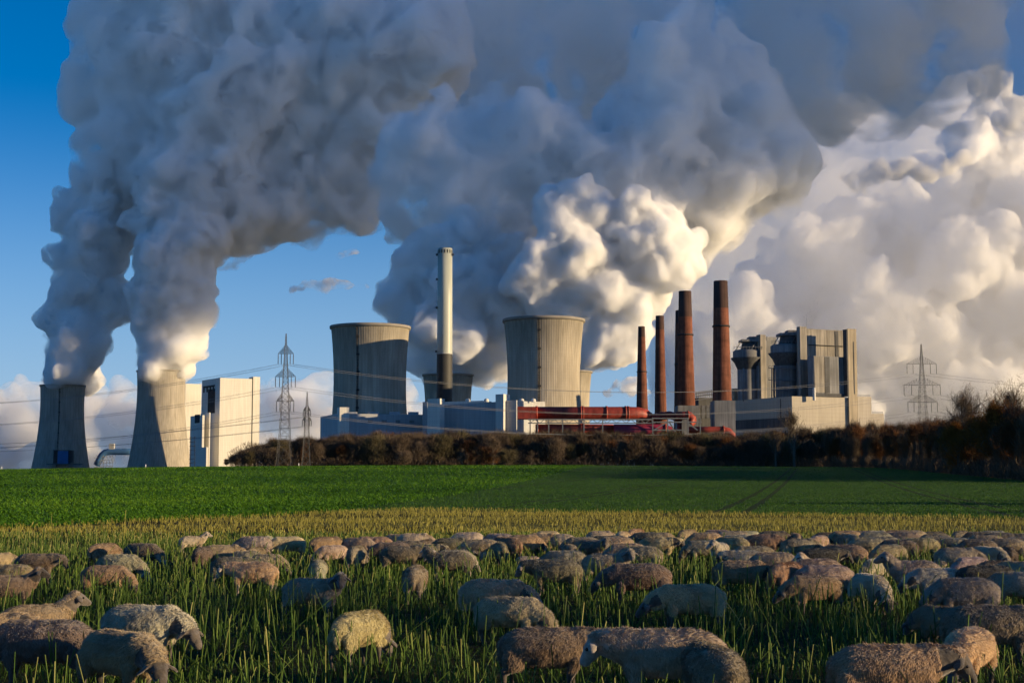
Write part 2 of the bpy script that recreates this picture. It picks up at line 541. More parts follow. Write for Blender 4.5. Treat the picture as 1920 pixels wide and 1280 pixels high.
m.build('stair_frame', MAT_DARK, bo)
c1 = corner_poly(340, 348, 377, 2600, 32)
m = MB(); corner_box(m, 335, 347, 377, 719, 884, 2600, 32)
o = m.build('boiler_annexe', MAT_WHITE, None); tag(o, 'plain cream slab block between the tall left tower and the white boiler house', 'building')

# ---- blue gas duct between the two left towers
d = 2600.0
t = empty('flue_duct', PX(215, 872, d), 'blue grey elevated duct with lattice legs, between the two far left towers', 'duct')
pts = [PX(x, y, d) for x, y in ((181, 872), (186, 862), (191, 853), (197, 848), (206, 846.5), (216, 846.5), (235, 846.5), (262, 846.5))]
MB().path(pts, 6.0, 14).build('pipe', MAT_BLUE, t)
m = MB()
for x in (182, 188, 194, 200, 206, 211):
    m.tube(PX(x, 884, d), PX(x, 853, d), 0.35, None, 5); m.tube(PX(x, 884, d + 12), PX(x, 853, d + 12), 0.35, None, 5)
    m.bar(PX(x, 853, d - 5), PX(x + 6, 868, d - 5), 0.5); m.bar(PX(x + 6, 853, d - 5), PX(x, 868, d - 5), 0.5)
for y in (855, 861, 867, 873): m.bar(PX(176, y + 3, d - 5), PX(212, y, d - 5), 0.7)
m.build('trestle', worn('galvanised_steel', (0.30, 0.30, 0.29), 0.2, 0.3), t)
q = PX(210, 837, d); MB().box(q, (9, 8, 11)).build('valve_house', MAT_GREYW, t)

# ---- tall grey chimney
d = 1320.0
s = mpp(d)
c = PX(834.5, 466, d)
t = empty('tall_chimney', (c.x, d, BASE), 'tallest slim pale grey chimney with a dark lower section', 'chimney')
ztop = c.z; zmid = zpx(664, d)
r0, r1 = 15.2 * s, 13.7 * s
rm = r1 + (r0 - r1) * (ztop - zmid) / (ztop - zpx(800, d))
MAT_STACK = worn('pale_metal_shell', (0.40, 0.42, 0.36), 0.08, 0.03, 0.1, 0.42)
MB().lathe([(rm, zmid), (rm + (r1 - rm) * .5, (zmid + ztop) / 2), (r1, ztop), (r1 - 0.8, ztop), (r1 - 0.8, ztop - 8)], (c.x, d, 0), 64).build('shaft', MAT_STACK, t)
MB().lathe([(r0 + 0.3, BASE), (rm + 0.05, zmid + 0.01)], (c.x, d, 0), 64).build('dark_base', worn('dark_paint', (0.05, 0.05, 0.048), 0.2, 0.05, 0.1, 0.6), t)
MB().lathe([(r0 * .95, zmid - 0.2), (rm + 0.5, zmid - 0.2), (rm + 0.5, zmid + 0.6), (rm - .2, zmid + 0.6)], (c.x, d, 0), 64).build('band', MAT_GREYW, t)
for yy in (478, 524, 577, 659):
    z = zpx(yy, d); rr = r1 + (r0 - r1) * (ztop - z) / (ztop - BASE)
    m = MB()
    m.box((c.x - rr - 0.7, d - 2, z), (1.6, 3.0, 1.6)); 
    if yy == 478: m.box((c.x + rr + 0.7, d - 2, z), (1.6, 3.0, 1.6))
    m.build('platform', MAT_DARK, t)
m = MB()
for k in range(16):
    a = 2 * math.pi * k / 16
    m.box((c.x + (r1 + .05) * math.cos(a), d + (r1 + .05) * math.sin(a), zpx(472.5, d)), (0.25, 1.1, 3.2), a)
m.build('vent_slots', MAT_DARK, t)

# ---- red brick chimneys
def brick_mat():
    M = Mat('red_brick', 0.92, 0.1)
    co = M.coord('Object')
    n1 = M.noise(co, 0.12, 5, 0.65)
    col = M.ramp(n1, [(0.3, (0.12, 0.050, 0.034)), (0.55, (0.20, 0.080, 0.052)), (0.75, (0.27, 0.115, 0.075))])
    st = M.noise(M.coord('Object', (0.6, 0.6, 0.02)), 1.0, 5, 0.7)
    col = M.mix(1.0, col, M.ramp(st, [(0.38, (0.62, 0.60, 0.60)), (0.6, (1, 1, 1))]), 'MULTIPLY')
    sp = M.new('ShaderNodeSeparateXYZ'); M.L(co, sp.inputs[0])
    fz = M.math('FRACT', M.math('DIVIDE', sp.outputs[2], 5.5))
    col = M.mix(M.math('MULTIPLY', M.math('LESS_THAN', fz, 0.08), 0.4), col, (0.09, 0.045, 0.03))
    M.color(col); M.bump(n1, 0.2, 0.3)
    return M.m
MAT_BRICK = brick_mat()
MAT_SOOT = worn('sooty_brick', (0.075, 0.042, 0.034), 0.3, 0.1, 0.3, 0.92)
def brick_chimney(xt, wt, ytop, wb, xb, ybot, d, dark_y, rings, label, base=None):
    s = mpp(d)
    c = PX((xt + xb) / 2, ytop, d)
    t = empty('brick_chimney', (c.x, d, BASE), label, 'chimney')
    zt = c.z; zb = zpx(ybot, d)
    rt, rb = wt / 2 * s, wb / 2 * s
    rad = lambda z: rb + (rt - rb) * (z - zb) / (zt - zb)
    zd = zpx(dark_y, d)
    MB().lathe([(rad(BASE), BASE), (rad(zd), zd)], (c.x, d, 0), 40).build('shaft', MAT_BRICK, t)
    MB().lathe([(rad(zd), zd), (rt, zt), (rt - 0.9, zt), (rt - 0.9, zt - 10)], (c.x, d, 0), 40).build('sooty_top', MAT_SOOT, t)
    for y in rings:
        z = zpx(y, d)
        MB().lathe([(rad(z) - .2, z - .5), (rad(z) + .8, z - .5), (rad(z) + .8, z + .7), (rad(z) - .2, z + .7)], (c.x, d, 0), 40).build('gallery_ring', MAT_DARK, t)
    if base:
        x0, x1, y0 = base
        w = (x1 - x0) * s
        q = PX((x0 + x1) / 2, y0, d)
        MB().prism([(q.x - w / 2, d - rb - 5), (q.x + w / 2, d - rb - 5), (q.x + w / 2, d + 12), (q.x - w / 2, d + 12)], BASE, q.z).build('plinth', MAT_CONC2, t)
    return t
brick_chimney(1202.5, 12.5, 612, 22, 1203, 770, 1700, 632, (697,), 'shortest brick chimney, leftmost of the red ones, touching the bright steam')
brick_chimney(1235, 15.5, 592, 22.5, 1239, 775, 1400, 618, (), 'plain slim brick chimney standing alone, second from the left')
brick_chimney(1270, 13, 582, 22, 1276, 770, 1520, 606, (683,), 'brick chimney mostly hidden behind a taller thicker one')
brick_chimney(1282, 23.5, 546, 33.5, 1286.5, 762, 1310, 594, (628,), 'thick brick chimney overlapping another, with a grey base and ring', (1268, 1306, 761))
brick_chimney(1349, 26, 527, 36, 1353, 752, 1120, 578, (612,), 'tallest brick chimney on a concrete plinth, left of the concrete silos', (1335.5, 1374, 752))

# ---- grey turbine hall, left of centre
d = 1200.0
c0 = corner_poly(601, 633, 800, d, 20)
t = empty('turbine_hall', (c0[0].x, c0[0].y, BASE), 'low grey hall with a pale stair tower below the left wide tower', 'building')
m = MB(); corner_box(m, 601, 633, 803, 775, 884, d, 18); m.build('hall', MAT_GREYW, t)
m = MB(); corner_box(m, 632, 637, 655, 763, 884, d - 8, 18); m.build('stair_tower', MAT_WHITE, t)
m = MB()
for xx in (660, 700, 740, 775): m.box(PX(xx, 774.6, d + 40), (9, 5, 2.4))
m.build('roof_vent', MAT_GREYW, t)

m = MB()
for x in (690, 716, 742, 768): right_wall_panel(m, 633, x, x + 9, 786, 791, d, 18, 0.6, 0.25)
m.build('louvre', MAT_CONC2, t)
d = 1180.0
c0 = corner_poly(800, 960, 1022, d, 55)
t = empty('filter_hall', (c0[0].x, c0[0].y, BASE), 'shaded blue grey hall with two square towers at the foot of the tall chimney', 'building')
# main hall: left wall faces the camera and lies in shade
def face_box(m, x0, x1, ytop0, ytop1, ybot, d, depth, yaw):
    """box whose front wall spans x0..x1 (image columns); yaw>0 turns the wall to face left"""
    a = R(yaw); s = mpp(d); p0 = PX(x0, 800, d); L = (x1 - x0) * s / math.cos(a)
    ex = Vector((math.cos(a), -math.sin(a))); ey = Vector((math.sin(a), math.cos(a)))
    o = Vector((p0.x, d + L * math.sin(a) / 2))
    P = [o, o + ex * L, o + ex * L + ey * depth, o + ey * depth]
    z0, z1 = zpx(ytop0, d), zpx(ytop1, d)
    m.prism([tuple(q) for q in P], zpx(ybot, d), [z0, z1, z1, z0])
    return P
YAW = 22
m = MB(); face_box(m, 826, 932, 758, 754, 884, d, 50, YAW); m.build('hall', MAT_GREYW, t)
m = MB(); face_box(m, 801, 825, 747.5, 747, 884, d - 8, 9, YAW); m.build('square_tower', MAT_WHITE, t)
m = MB(); face_box(m, 792, 801, 753, 753, 884, d + 20, 20, YAW); m.build('back_block', MAT_GREYW, t)
m = MB(); face_box(m, 929, 944, 739, 738.5, 884, d - 26, 14, YAW); m.build('square_tower', MAT_WHITE, t)
m = MB(); face_box(m, 944, 968, 751, 750, 884, d - 24, 40, YAW); m.build('end_block', MAT_GREYW, t)
m = MB(); face_box(m, 826, 905, 752.5, 751.5, 770, d + 40, 20, YAW); m.build('roof_house', MAT_WHITE, t)
m = MB(); corner_box(m, 958, 966, 1022, 752, 884, d + 4, 18); m.build('sunlit_wing', MAT_WHITE, t)
for xx in (877, 912, 978, 1000):
    q = PX(xx, 751.5, d - 2 if xx > 950 else d + 2)
    m = MB(); m.lathe([(0.01, 2.2), (1.4, 1.9), (2.1, 0.9), (2.1, -0.8)], q, 16); m.build('roof_dome', MAT_WHITE, t)

# ---- red ducts with trestle
def red_mat(name, base):
    M = Mat(name, 0.55, 0.35)
    co = M.coord('Object')
    col = M.ramp(M.noise(co, 0.10, 5, 0.6), [(0.3, tuple(c * 0.7 for c in base)), (0.7, tuple(c * 1.1 for c in base))])
    st = M.noise(M.coord('Object', (0.35, 0.35, 0.10)), 1.0, 4, 0.7)
    col = M.mix(1.0, col, M.ramp(st, [(0.36, (0.6, 0.55, 0.55)), (0.6, (1, 1, 1))]), 'MULTIPLY')
    M.color(col); return M.m
MAT_RED = red_mat('red_painted_steel', (0.33, 0.050, 0.030))
MAT_PURP = red_mat('magenta_painted_steel', (0.30, 0.028, 0.060))
d = 1120.0; s = mpp(d)
def duct(name, label, pts, rpx, mat, bands, d, cone=None):
    t = empty(name, PX(pts[0][0], pts[0][1], d), label, 'duct')
    P = [PX(x, y, d + (w if len_ == 3 else 0)) for (x, y, w), len_ in ((((q + (0,)) if len(q) == 2 else q), len(q)) for q in pts)]
    MB().path(P, rpx * mpp(d), 20).build('pipe', mat, t)
    for (x, y) in bands:
        q = PX(x, y, d); w = 1.5
        MB().tube(q - Vector((w / 2, 0, 0)), q + Vector((w / 2, 0, 0)), rpx * mpp(d) + 0.6, None, 20).build('flange', MAT_RED, t)
    return t
t1 = duct('red_duct', 'long thick red upper pipe running across the trestle', [(1004, 774.5), (1100, 774.5), (1180, 774.5), (1196, 775, 2), (1208, 778, 6), (1218, 786, 10), (1223, 796, 12)], 12.3, MAT_RED,
          [(1006, 774.5), (1089, 774.5), (1093, 774.5), (1137, 774.5), (1173, 774.5), (1178, 774.5)], d)
q = PX(987, 774.5, d)
MB().box((q.x, d, q.z), (34 * s, 22, 22.5 * s)).build('inlet_box', MAT_RED, t1)
duct('red_duct', 'red lower pipe partly hidden by the trees under the long upper one', [(1004, 805), (1090, 805), (1150, 805)], 10, MAT_RED, [(1008, 805), (1089, 805), (1093, 805)], d - 1)
q = PX(985, 805, d); 
t2 = duct('magenta_duct', 'magenta red lower pipe section with rounded end, right of the red lower one', [(1151, 807), (1200, 807), (1244, 807), (1254, 810), (1262, 818), (1264, 828)], 12, MAT_PURP, [(1247, 807.5)], d - 6)
duct('red_duct', 'short red pipe with an elbow rising behind the grey steel frame', [(1222, 784), (1238, 780), (1256, 778), (1266, 781, 3), (1274, 788, 6)], 7.5, MAT_RED, [(1240, 779.5)], d + 6)
duct('red_duct', 'red pipe with an upright elbow in front of the plinth of the brick chimneys', [(1268, 779), (1285, 778.5), (1293, 779.5), (1298, 784), (1299, 792), (1299, 806)], 7.5, MAT_RED, [(1290, 778.8)], d - 8)
duct('red_duct', 'low red pipe end sticking out right of the steel frame', [(1292, 806), (1330, 806), (1356, 806), (1366, 808), (1373, 815), (1374, 826)], 6.5, MAT_RED, [(1356, 806)], d - 14)
duct('red_duct', 'slim upright red pipe inside the steel frame', [(1274, 826), (1274, 812), (1274, 790)], 4.5, MAT_RED, [(1274, 800)], d - 2)
t = empty('pipe_trestle', PX(1120, 884, d), 'grey steel trestle carrying the long red upper pipe', 'trestle')
MAT_STEEL = worn('grey_steel', (0.17, 0.175, 0.18), 0.2, 0.3)
m = MB()
for x in (994, 1008, 1029, 1055, 1095, 1130):
    for dd in (d - 12, d + 8):
        m.box((PX(x, 800, dd).x, dd, (zpx(786, d) + BASE) / 2), (0.9, 0.9, zpx(786, d) - BASE))
m.build('column', MAT_STEEL, t)
m = MB()
for dd in (d - 12, d + 8):
    a, b = PX(990, 786, dd), PX(1222, 786, dd); m.box(((a.x + b.x) / 2, dd, a.z), (b.x - a.x, 0.8, 1.1))
    a, b = PX(990, 793, dd), PX(1222, 793, dd); m.box(((a.x + b.x) / 2, dd, a.z), (b.x - a.x, 0.7, 0.8))
    for k, x in enumerate(range(994, 1220, 9)):
        m.bar(PX(x, 786 if k % 2 else 793, dd), PX(x + 9, 793 if k % 2 else 786, dd), 0.5)
m.build('girder', MAT_STEEL, t)
t = empty('steel_frame', PX(1255, 884, d - 20), 'open grey steel frame around the red pipe elbows', 'steel frame')
m = MB()
for x in (1224, 1252, 1290, 1313):
    for dd in (d - 20, d + 2):
        m.box((PX(x, 800, dd).x, dd, (zpx(784, d) + BASE) / 2), (0.8, 0.8, zpx(784, d) - BASE))
for y in (784, 791, 806):
    for dd in (d - 20, d + 2):
        a, b = PX(1222, y, dd), PX(1316 if y == 791 else 1292, y, dd); m.box(((a.x + b.x) / 2, dd, a.z), (b.x - a.x, 0.7, 0.9))
m.bar(PX(1254, 790, d - 20), PX(1268, 812, d - 20), 0.9); m.bar(PX(1286, 790, d - 20), PX(1308, 806, d - 20), 0.9); m.bar(PX(1226, 806, d - 20), PX(1250, 792, d - 20), 0.7)
m.build('column', MAT_STEEL, t)

# ---- dark plant structure behind the chimneys
d = 1330.0
t = empty('conveyor_house', PX(1320, 884, d), 'dark cluttered plant house behind the tallest brick chimney', 'building')
m = MB(); corner_box(m, 1303, 1310, 1340, 745, 884, d, 15); m.build('house', MAT_DKC, t)
m = MB()
for k in range(9):
    m.box(PX(1306 + k * 4, 741 - k * .6, d - 4), (0.7, 0.7, 6.5))
for y in (738, 743, 750, 768, 785):
    a, b = PX(1303, y, d - 6), PX(1342, y - 5, d - 6); m.bar(a, b, 1.0)
for x in (1309, 1318, 1327, 1334): m.box(PX(x, 772, d - 8), (3, 4, 12))
m.build('railing', MAT_STEEL, t)

# ---- concrete boiler house with silos, right
d = 1150.0; AL = 25
c0 = corner_poly(1373, 1485, 1592, d, AL)
t = empty('concrete_boiler_house', (c0[0].x, c0[0].y, BASE), 'massive stained concrete boiler house with two silos on its left side', 'building')
m = MB(); corner_box(m, 1373, 1485, 1592, 742.5, 884, d, AL); m.build('low_hall', worn('hall_cladding', (0.43, 0.385, 0.31), 0.1, 0.03, 0.12, 0.8, 3.2), t)
m = MB(); left_wall_panel(m, 1373, 1485, 1463.5, 1464.5, 746, 800, d, AL, 1.2, 0.4); left_wall_panel(m, 1373, 1485, 1374, 1484, 782, 800, d, AL, 1.2, 0.3); m.build('wall_band', MAT_DKC, t)
m = MB(); corner_box(m, 1591, 1592, 1608.5, 616, 884, d + 21.5, AL); m.build('sunlit_pier', MAT_TAN, t)
m = MB(); right_wall_panel(m, 1592, 1602, 1603.2, 640, 738, d + 21.5, AL, 1.0, 0.3); m.build('pier_windows', MAT_DKC, t)
m = MB(); corner_box(m, 1606, 1608, 1634, 743, 884, d + 30, AL); corner_box(m, 1630, 1632, 1657, 775, 884, d + 44, AL); m.build('east_wing', worn('wing_cladding', (0.42, 0.38, 0.32), 0.1, 0.03, 0.15, 0.8, 3.0), t)
for k in range(5):
    m = MB()
m = MB()
for k in range(12): m.box(PX(1610 + k * 1.9, 741.5, d + 40), (0.25, 0.25, 2.2))
for k in range(12): m.box(PX(1634 + k * 1.9, 773.5, d + 60), (0.25, 0.25, 2.2))
m.build('roof_railing', MAT_STEEL, t)
# main high block
m = MB(); P = corner_box(m, 1499, 1513, 1584, 616, 743, d + 30, AL); m.build('high_block', MAT_CONC, t)
m = MB(); corner_box(m, 1583, 1590, 1592.5, 617, 743, d + 21, AL); m.build('dark_fin', MAT_DKC, t)
m = MB(); right_wall_panel(m, 1513, 1568, 1574, 618, 667, d + 30, AL, 1.0, 0.5); m.build('dark_strip', MAT_DKC, t)
m = MB(); right_wall_panel(m, 1513, 1518, 1583, 645.5, 647, d + 30, AL, 1.6, 1.2); m.build('sloping_cable_tray', MAT_DARK, t)
m = MB(); corner_box(m, 1515.5, 1527, 1583, 667, 743, d + 12, AL); m.build('front_block', MAT_CONC2, t)
m = MB(); right_wall_panel(m, 1527, 1528, 1547, 668, 735, d + 12, AL, 0.8, 0.35); m.build('pale_panel', MAT_CONC, t)
m = MB(); right_wall_panel(m, 1527, 1547.5, 1556, 668, 736, d + 12, AL, 1.0, 0.45); m.build('dark_strip', MAT_DKC, t)
m = MB(); right_wall_panel(m, 1527, 1527, 1583, 737, 743, d + 12, AL, 1.4, 1.0); m.build('plinth_band', MAT_DKC, t)
m = MB(); q = PX(1526.5, 741, d + 3); m.lathe([(1.3, -4), (1.3, 4), (1.0, 6.2), (0.01, 6.3)], q, 14); m.build('roof_vent', MAT_WHITE, t)
q0 = PX(1512, 616, d + 40); MB().tube(q0, PX(1512, 588, d + 40), 0.12, 0.06, 5).build('antenna', MAT_STEEL, t)

def silo(t, xc, pier_x, top_y, d, sc, ybase):
    """fat dark drum with overhanging collar and roof, with a tall pier to its right"""
    s = mpp(d)
    Y = lambda k: zpx(top_y + k * sc, d)
    c = PX(xc, 700, d)
    r = 21 * sc * s
    zb = zpx(ybase, d)
    m = MB(); m.lathe([(r, zb), (r, Y(64))], (c.x, d, 0), 40); m.build('drum', MAT_CONC2, t)
    m = MB(); m.lathe([(r, Y(64)), (r * 1.25, Y(52)), (r * 1.62, Y(42)), (r * 1.62, Y(40)), (r * 1.3, Y(40))], (c.x, d, 0), 8); m.build('collar', MAT_DKC, t)
    m = MB(); m.lathe([(r * 1.42, Y(40)), (r * 1.42, Y(27)), (r * 1.2, Y(24)), (r * 0.9, Y(24))], (c.x, d, 0), 8); m.build('gallery', MAT_CONC2, t)
    m = MB(); m.lathe([(r * 1.0, Y(24)), (r * 0.85, Y(10)), (r * 0.8, Y(8))], (c.x + 3, d, 0), 12); m.build('upper_drum', MAT_DKC, t)
    m = MB(); m.box((c.x + 4, d, Y(6)), (r * 2.3, r * 1.9, 2.0)); m.box((c.x + 9, d + 4, Y(1)), (r * 1.7, r * 1.6, 3.4)); m.build('roof_slab', MAT_CONC2, t)
    m = MB()
    for k in range(10):
        m.box((c.x - r * 1.5 + k * r * 0.30, d - r * 1.2, Y(21.5)), (0.3, 0.3, 3))
    m.bar((c.x - r * 1.3, d - r, Y(26)), (c.x - r * 0.8, d - r * .8, Y(9)), 0.9)
    m.bar((c.x + r * .2, d - r * 1.2, Y(24)), (c.x + r * 0.7, d - r * .9, Y(9)), 0.7)
    m.bar((c.x - r * 1.5, d - r * 1.2, Y(20)), (c.x + r * 1.3, d - r * 1.2, Y(20)), 0.3)
    m.build('gallery_railing', MAT_STEEL, t)
    # buttress under the collar, towards the pier
    m = MB(); m.prism([(c.x + r * 0.7, d - r * .9), (c.x + r * 1.35, d - r * .9), (c.x + r * 1.35, d + r), (c.x + r * 0.7, d + r)], zb, Y(58)); m.build('buttress', MAT_CONC2, t)
silo(t, 1475, 1506, 622, d + 48, 1.0, 770)
m = MB(); corner_box(m, 1496, 1502.5, 1515, 612, 743, d + 26, AL); m.build('pier', MAT_CONC, t)
for (x0, y0, y1, r) in ((1452, 684, 745, 0.7), (1447, 690, 748, 0.45), (1497.5, 660, 744, 0.6), (1394, 690, 752, 0.5)):
    m = MB(); m.tube(PX(x0, y1, d + 40), PX(x0, y0, d + 40), r, None, 6); m.build('riser_pipe', MAT_STEEL, t)
for (x0, x1, y) in ((1441, 1498, 690), (1441, 1498, 712), (1446, 1498, 731)):
    m = MB(); a, b = PX(x0, y, d + 36), PX(x1, y, d + 36); m.box(((a.x + b.x) / 2, d + 36, a.z), (b.x - a.x, 2.0, 0.5))
    for k in range(12):
        q = a.lerp(b, k / 11); m.box((q.x, d + 35.4, q.z + 0.95), (0.2, 0.2, 1.5))
    m.box(((a.x + b.x) / 2, d + 35.1, a.z + 1.75), (b.x - a.x, 0.25, 0.25))
    m.build('walkway', MAT_STEEL, t)
silo(t, 1402, 1431, 634, d + 95, 0.92, 770)
m = MB(); corner_box(m, 1420, 1427.5, 1438, 627, 770, d + 84, AL); m.build('pier', MAT_CONC, t)
m = MB(); corner_box(m, 1434, 1438, 1458, 631, 770, d + 100, AL); m.build('link_block', MAT_CONC2, t)
m = MB(); right_wall_panel(m, 1438, 1451, 1456.5, 690, 742, d + 100, AL, 1.2, 0.5); m.build('tan_panel', MAT_TAN, t)
m = MB(); corner_box(m, 1372, 1376, 1386, 728, 800, d + 108, AL); m.build('side_shed', MAT_TAN, t)
# ------------------------------------------------------------------ pylons, wires, posts
MAT_LATT = worn('pylon_steel', (0.085, 0.085, 0.085), 0.2, 0.5)
MAT_WIRE = worn('wire', (0.25, 0.25, 0.25), 0.1, 0.5)
def pylon(cx, ytop, ybase, d, arms, label, w=1.0, yaw=0.0):
    """arms: (y of lower chord, half width px)"""
    top = PX(cx, ytop, d); zb = float(gz(PX(cx, 875, d).x, d)) - 0.3
    s = mpp(d); h = top.z - zb
    t = empty('lattice_pylon', (top.x, d, zb), label, 'pylon')
    cz, sz = math.cos(yaw), math.sin(yaw)
    def W(x, y, z): return Vector((top.x + x * cz - y * sz, d + x * sz + y * cz, z))
    zl = [zpx(a[0], d) for a in arms]                     # top arm first
    levels = [zb]
    def hw(z):
        f = (z - zb) / h
        k = (zl[-1] - zb) / h
        if f < k: return (0.092 + (0.040 - 0.092) * (f / k) ** 0.8) * h * 0.5 * 2 * 0.62
        return max(0.12, (0.040 * (1 - (f - k) / (1 - k)) + 0.004) * h * 0.62)
    z = zb
    while z < top.z - 0.5:
        z += max(1.0, hw(z) * 1.55); levels.append(min(z, top.z))
    m = MB()
    lw = 0.125 * w
    for a, b in zip(levels[:-1], levels[1:]):
        ha, hb = hw(a), hw(b)
        ca = [W(i * ha, j * ha, a) for i, j in ((-1, -1), (1, -1), (1, 1), (-1, 1))]
        cb = [W(i * hb, j * hb, b) for i, j in ((-1, -1), (1, -1), (1, 1), (-1, 1))]
        for i in range(4):
            m.bar(ca[i], cb[i], lw)
            j = (i + 1) % 4
            m.bar(ca[i], cb[j], lw * 0.6); m.bar(ca[j], cb[i], lw * 0.6); m.bar(cb[i], cb[j], lw * 0.5)
    m.build('tower_frame', MAT_LATT, t)
    tips = []
    for (yy, hwpx) in arms:
        z = zpx(yy, d); L = hwpx * s; b = hw(z)
        m = MB()
        for sg in (-1, 1):
            root_t = W(sg * b, 0, z + 2.6 * h / 50); n = 6
            pts_l = []; pts_u = []
            for k in range(n + 1):
                f = k / n
                x = b + (L - b) * f
                pts_l.append((x * sg, b * (1 - f), z)); pts_u.append((x * sg, 0, z + (2.9 * h / 50) * (1 - f) + 0.1))
            for k in range(n):
                for s2 in (-1, 1):
                    pl = lambda q: W(pts_l[q][0], pts_l[q][1] * s2, pts_l[q][2])
                    pu = lambda q: W(pts_u[q][0], 0, pts_u[q][2])
                    m.bar(pl(k), pl(k + 1), lw * 0.8); m.bar(pu(k), pl(k + 1), lw * 0.5); m.bar(pl(k), pu(k), lw * 0.45)
                m.bar(pu(k), pu(k + 1), lw * 0.7)
            m.bar(W(pts_l[3][0], -pts_l[3][1], z), W(pts_l[4][0], pts_l[4][1], z), lw * 0.5)
        m.tube(W(-b * 1.02, -b * 1.02, z), W(b * 1.02, b * 1.02, z), lw * 0.4, None, 4); m.tube(W(-L * .98, 0, z + .05), W(L * .98, 0, z + .05), lw * 0.35, None, 4)
        m.build('cross_arm', MAT_LATT, t)
        for sg in (-1, 1):
            for f in (0.58, 0.985):
                a = W(sg * L * f, 0, z); e = a - Vector((0, 0, 3.9 * h / 50))
                mm = MB(); mm.tube(a, e, 0.10 * w, None, 6)
                for q in range(7): 
                    pz = a.lerp(e, 0.2 + q * 0.11); mm.tube(pz + Vector((0, 0, .08)), pz - Vector((0, 0, .08)), 0.20 * w, 0.14 * w, 6)
                mm.build('insulator', MAT_LATT, t)
                tips.append(e)
    return t, tips
p1, tip1 = pylon(536.5, 625, 874, 514, [(663, 14.5), (706, 19), (752, 16.5)], 'tall lattice pylon between the white boiler house and the left wide tower', 1.05)
p2, tip2 = pylon(576, 735, 872, 522, [(770, 7), (788, 8.5)], 'small lattice pylon just right of the taller one', 1.0)
p3, tip3 = pylon(1727, 645, 880, 590, [(682, 28), (722, 34.5), (754, 28)], 'wide armed lattice pylon rising behind the trees at right', 0.9)
def wire(a, b, sag, label, group, r=0.03):
    m = MB()
    pts = []
    for k in range(25):
        f = k / 24
        p = a.lerp(b, f); p.z -= 4 * sag * f * (1 - f); pts.append(p)
    m.path(pts, r, 4)
    o = m.build('power_line', MAT_WIRE, None)
    return tag(o, label, 'power line', group)
names = ['top', 'middle', 'lowest']
for i, e in enumerate(tip1):
    arm = names[i // 4]
    a2 = Vector((-330 + (e.x - p1.location.x), 640, e.z - 7.0 - (i // 4) * 1.0))
    wire(e, a2, 7.5, 'thin cable running left from the %s arm of the tall pylon' % arm, 'cables left of the tall pylon')
for i, e in enumerate(tip2):
    wire(e, Vector((-420, 820 + (i % 4), e.z - 3)), 6.0, 'thin cable running left from the %s arm of the small pylon' % ('upper' if i < 4 else 'lower'), 'cables left of the small pylon', 0.028)
for i, (a, b) in enumerate(zip(tip1, tip3)):
    wire(a, b, 9.0, 'thin cable strung between the two big pylons from their %s arms' % names[i // 4], 'cables between the two big pylons')
for i, e in enumerate(tip3):
    wire(e, Vector((420 + (e.x - p3.location.x), 560, e.z - 4)), 8.0, 'thin cable running right from the %s arm of the right pylon' % names[i // 4], 'cables right of the right pylon')
MAT_POST = worn('white_paint', (0.75, 0.75, 0.72), 0.1, 1.0)
for (x, d, lab) in ((3, 500, 'short white marker post at the field edge, leftmost'), (273, 500, 'short white marker post at the field edge below the sunlit left tower'), (560, 505, 'short white marker post at the field edge below the pylons')):
    q = PX(x, 876, d); z = float(gz(q.x, d))
    t = empty('marker_post', (q.x, d, z), lab, 'post', 'white posts along the field edge')
    MB().tube((q.x, d, z - .2), (q.x, d, z + 0.95), 0.16, 0.16, 8).build('shaft', MAT_POST, t)
    MB().tube((q.x, d, z + 0.954), (q.x, d, z + 1.15), 0.17, 0.08, 8).build('cap', MAT_POST, t)
# ------------------------------------------------------------------ steam and clouds: closed billowing meshes filled with even scattering
def steam_mat(name, dens, col=(0.995, 0.995, 0.995), g=0.0):
    m = bpy.data.materials.new(name); m.use_nodes = True
    n = m.node_tree.nodes; n.clear()
    o = n.new('ShaderNodeOutputMaterial'); v = n.new('ShaderNodeVolumeScatter')
    v.inputs['Density'].default_value = dens; v.inputs['Color'].default_value = (*col, 1)
    v.inputs['Anisotropy'].default_value = g
    m.node_tree.links.new(v.outputs[0], o.inputs['Volume'])
    return m
def torn_mat(name, dens, scale, lo=0.40, hi=0.60, floor=0.03, rate=0.3, col=(0.977, 0.986, 0.999)):  # default col is bluish: skylit shade tinted into otherwise white steam
    """scattering whose density breaks up in a fine turbulent pattern (scale in metres)"""
    m = steam_mat(name, dens, col); nt = m.node_tree; n = nt.nodes
    v = [x for x in n if x.type == 'VOLUME_SCATTER'][0]
    tc = n.new('ShaderNodeNewGeometry')
    nz = n.new('ShaderNodeTexNoise'); nz.inputs['Scale'].default_value = 1.0 / scale
    nz.inputs['Detail'].default_value = 5.0; nz.inputs['Roughness'].default_value = 0.62; nz.inputs['Distortion'].default_value = 0.6
    nt.links.new(tc.outputs['Position'], nz.inputs['Vector'])
    mr = n.new('ShaderNodeMapRange'); mr.interpolation_type = 'SMOOTHSTEP'
    mr.inputs['From Min'].default_value = lo; mr.inputs['From Max'].default_value = hi
    mr.inputs['To Min'].default_value = dens * floor; mr.inputs['To Max'].default_value = dens
    nt.links.new(nz.outputs['Fac'], mr.inputs['Value']); nt.links.new(mr.outputs[0], v.inputs['Density'])
    m.cycles.volume_step_rate = rate
    return m
_TEX = {}
def cell_tex(scale, kind='VORONOI'):
    k = (round(scale, 3), kind)
    if k not in _TEX:
        t = bpy.data.textures.new('billow', kind); t.noise_scale = scale
        if kind == 'VORONOI': t.distance_metric = 'DISTANCE_SQUARED'
        else: t.noise_depth = 3
        _TEX[k] = t
    return _TEX[k]
ICO = {}
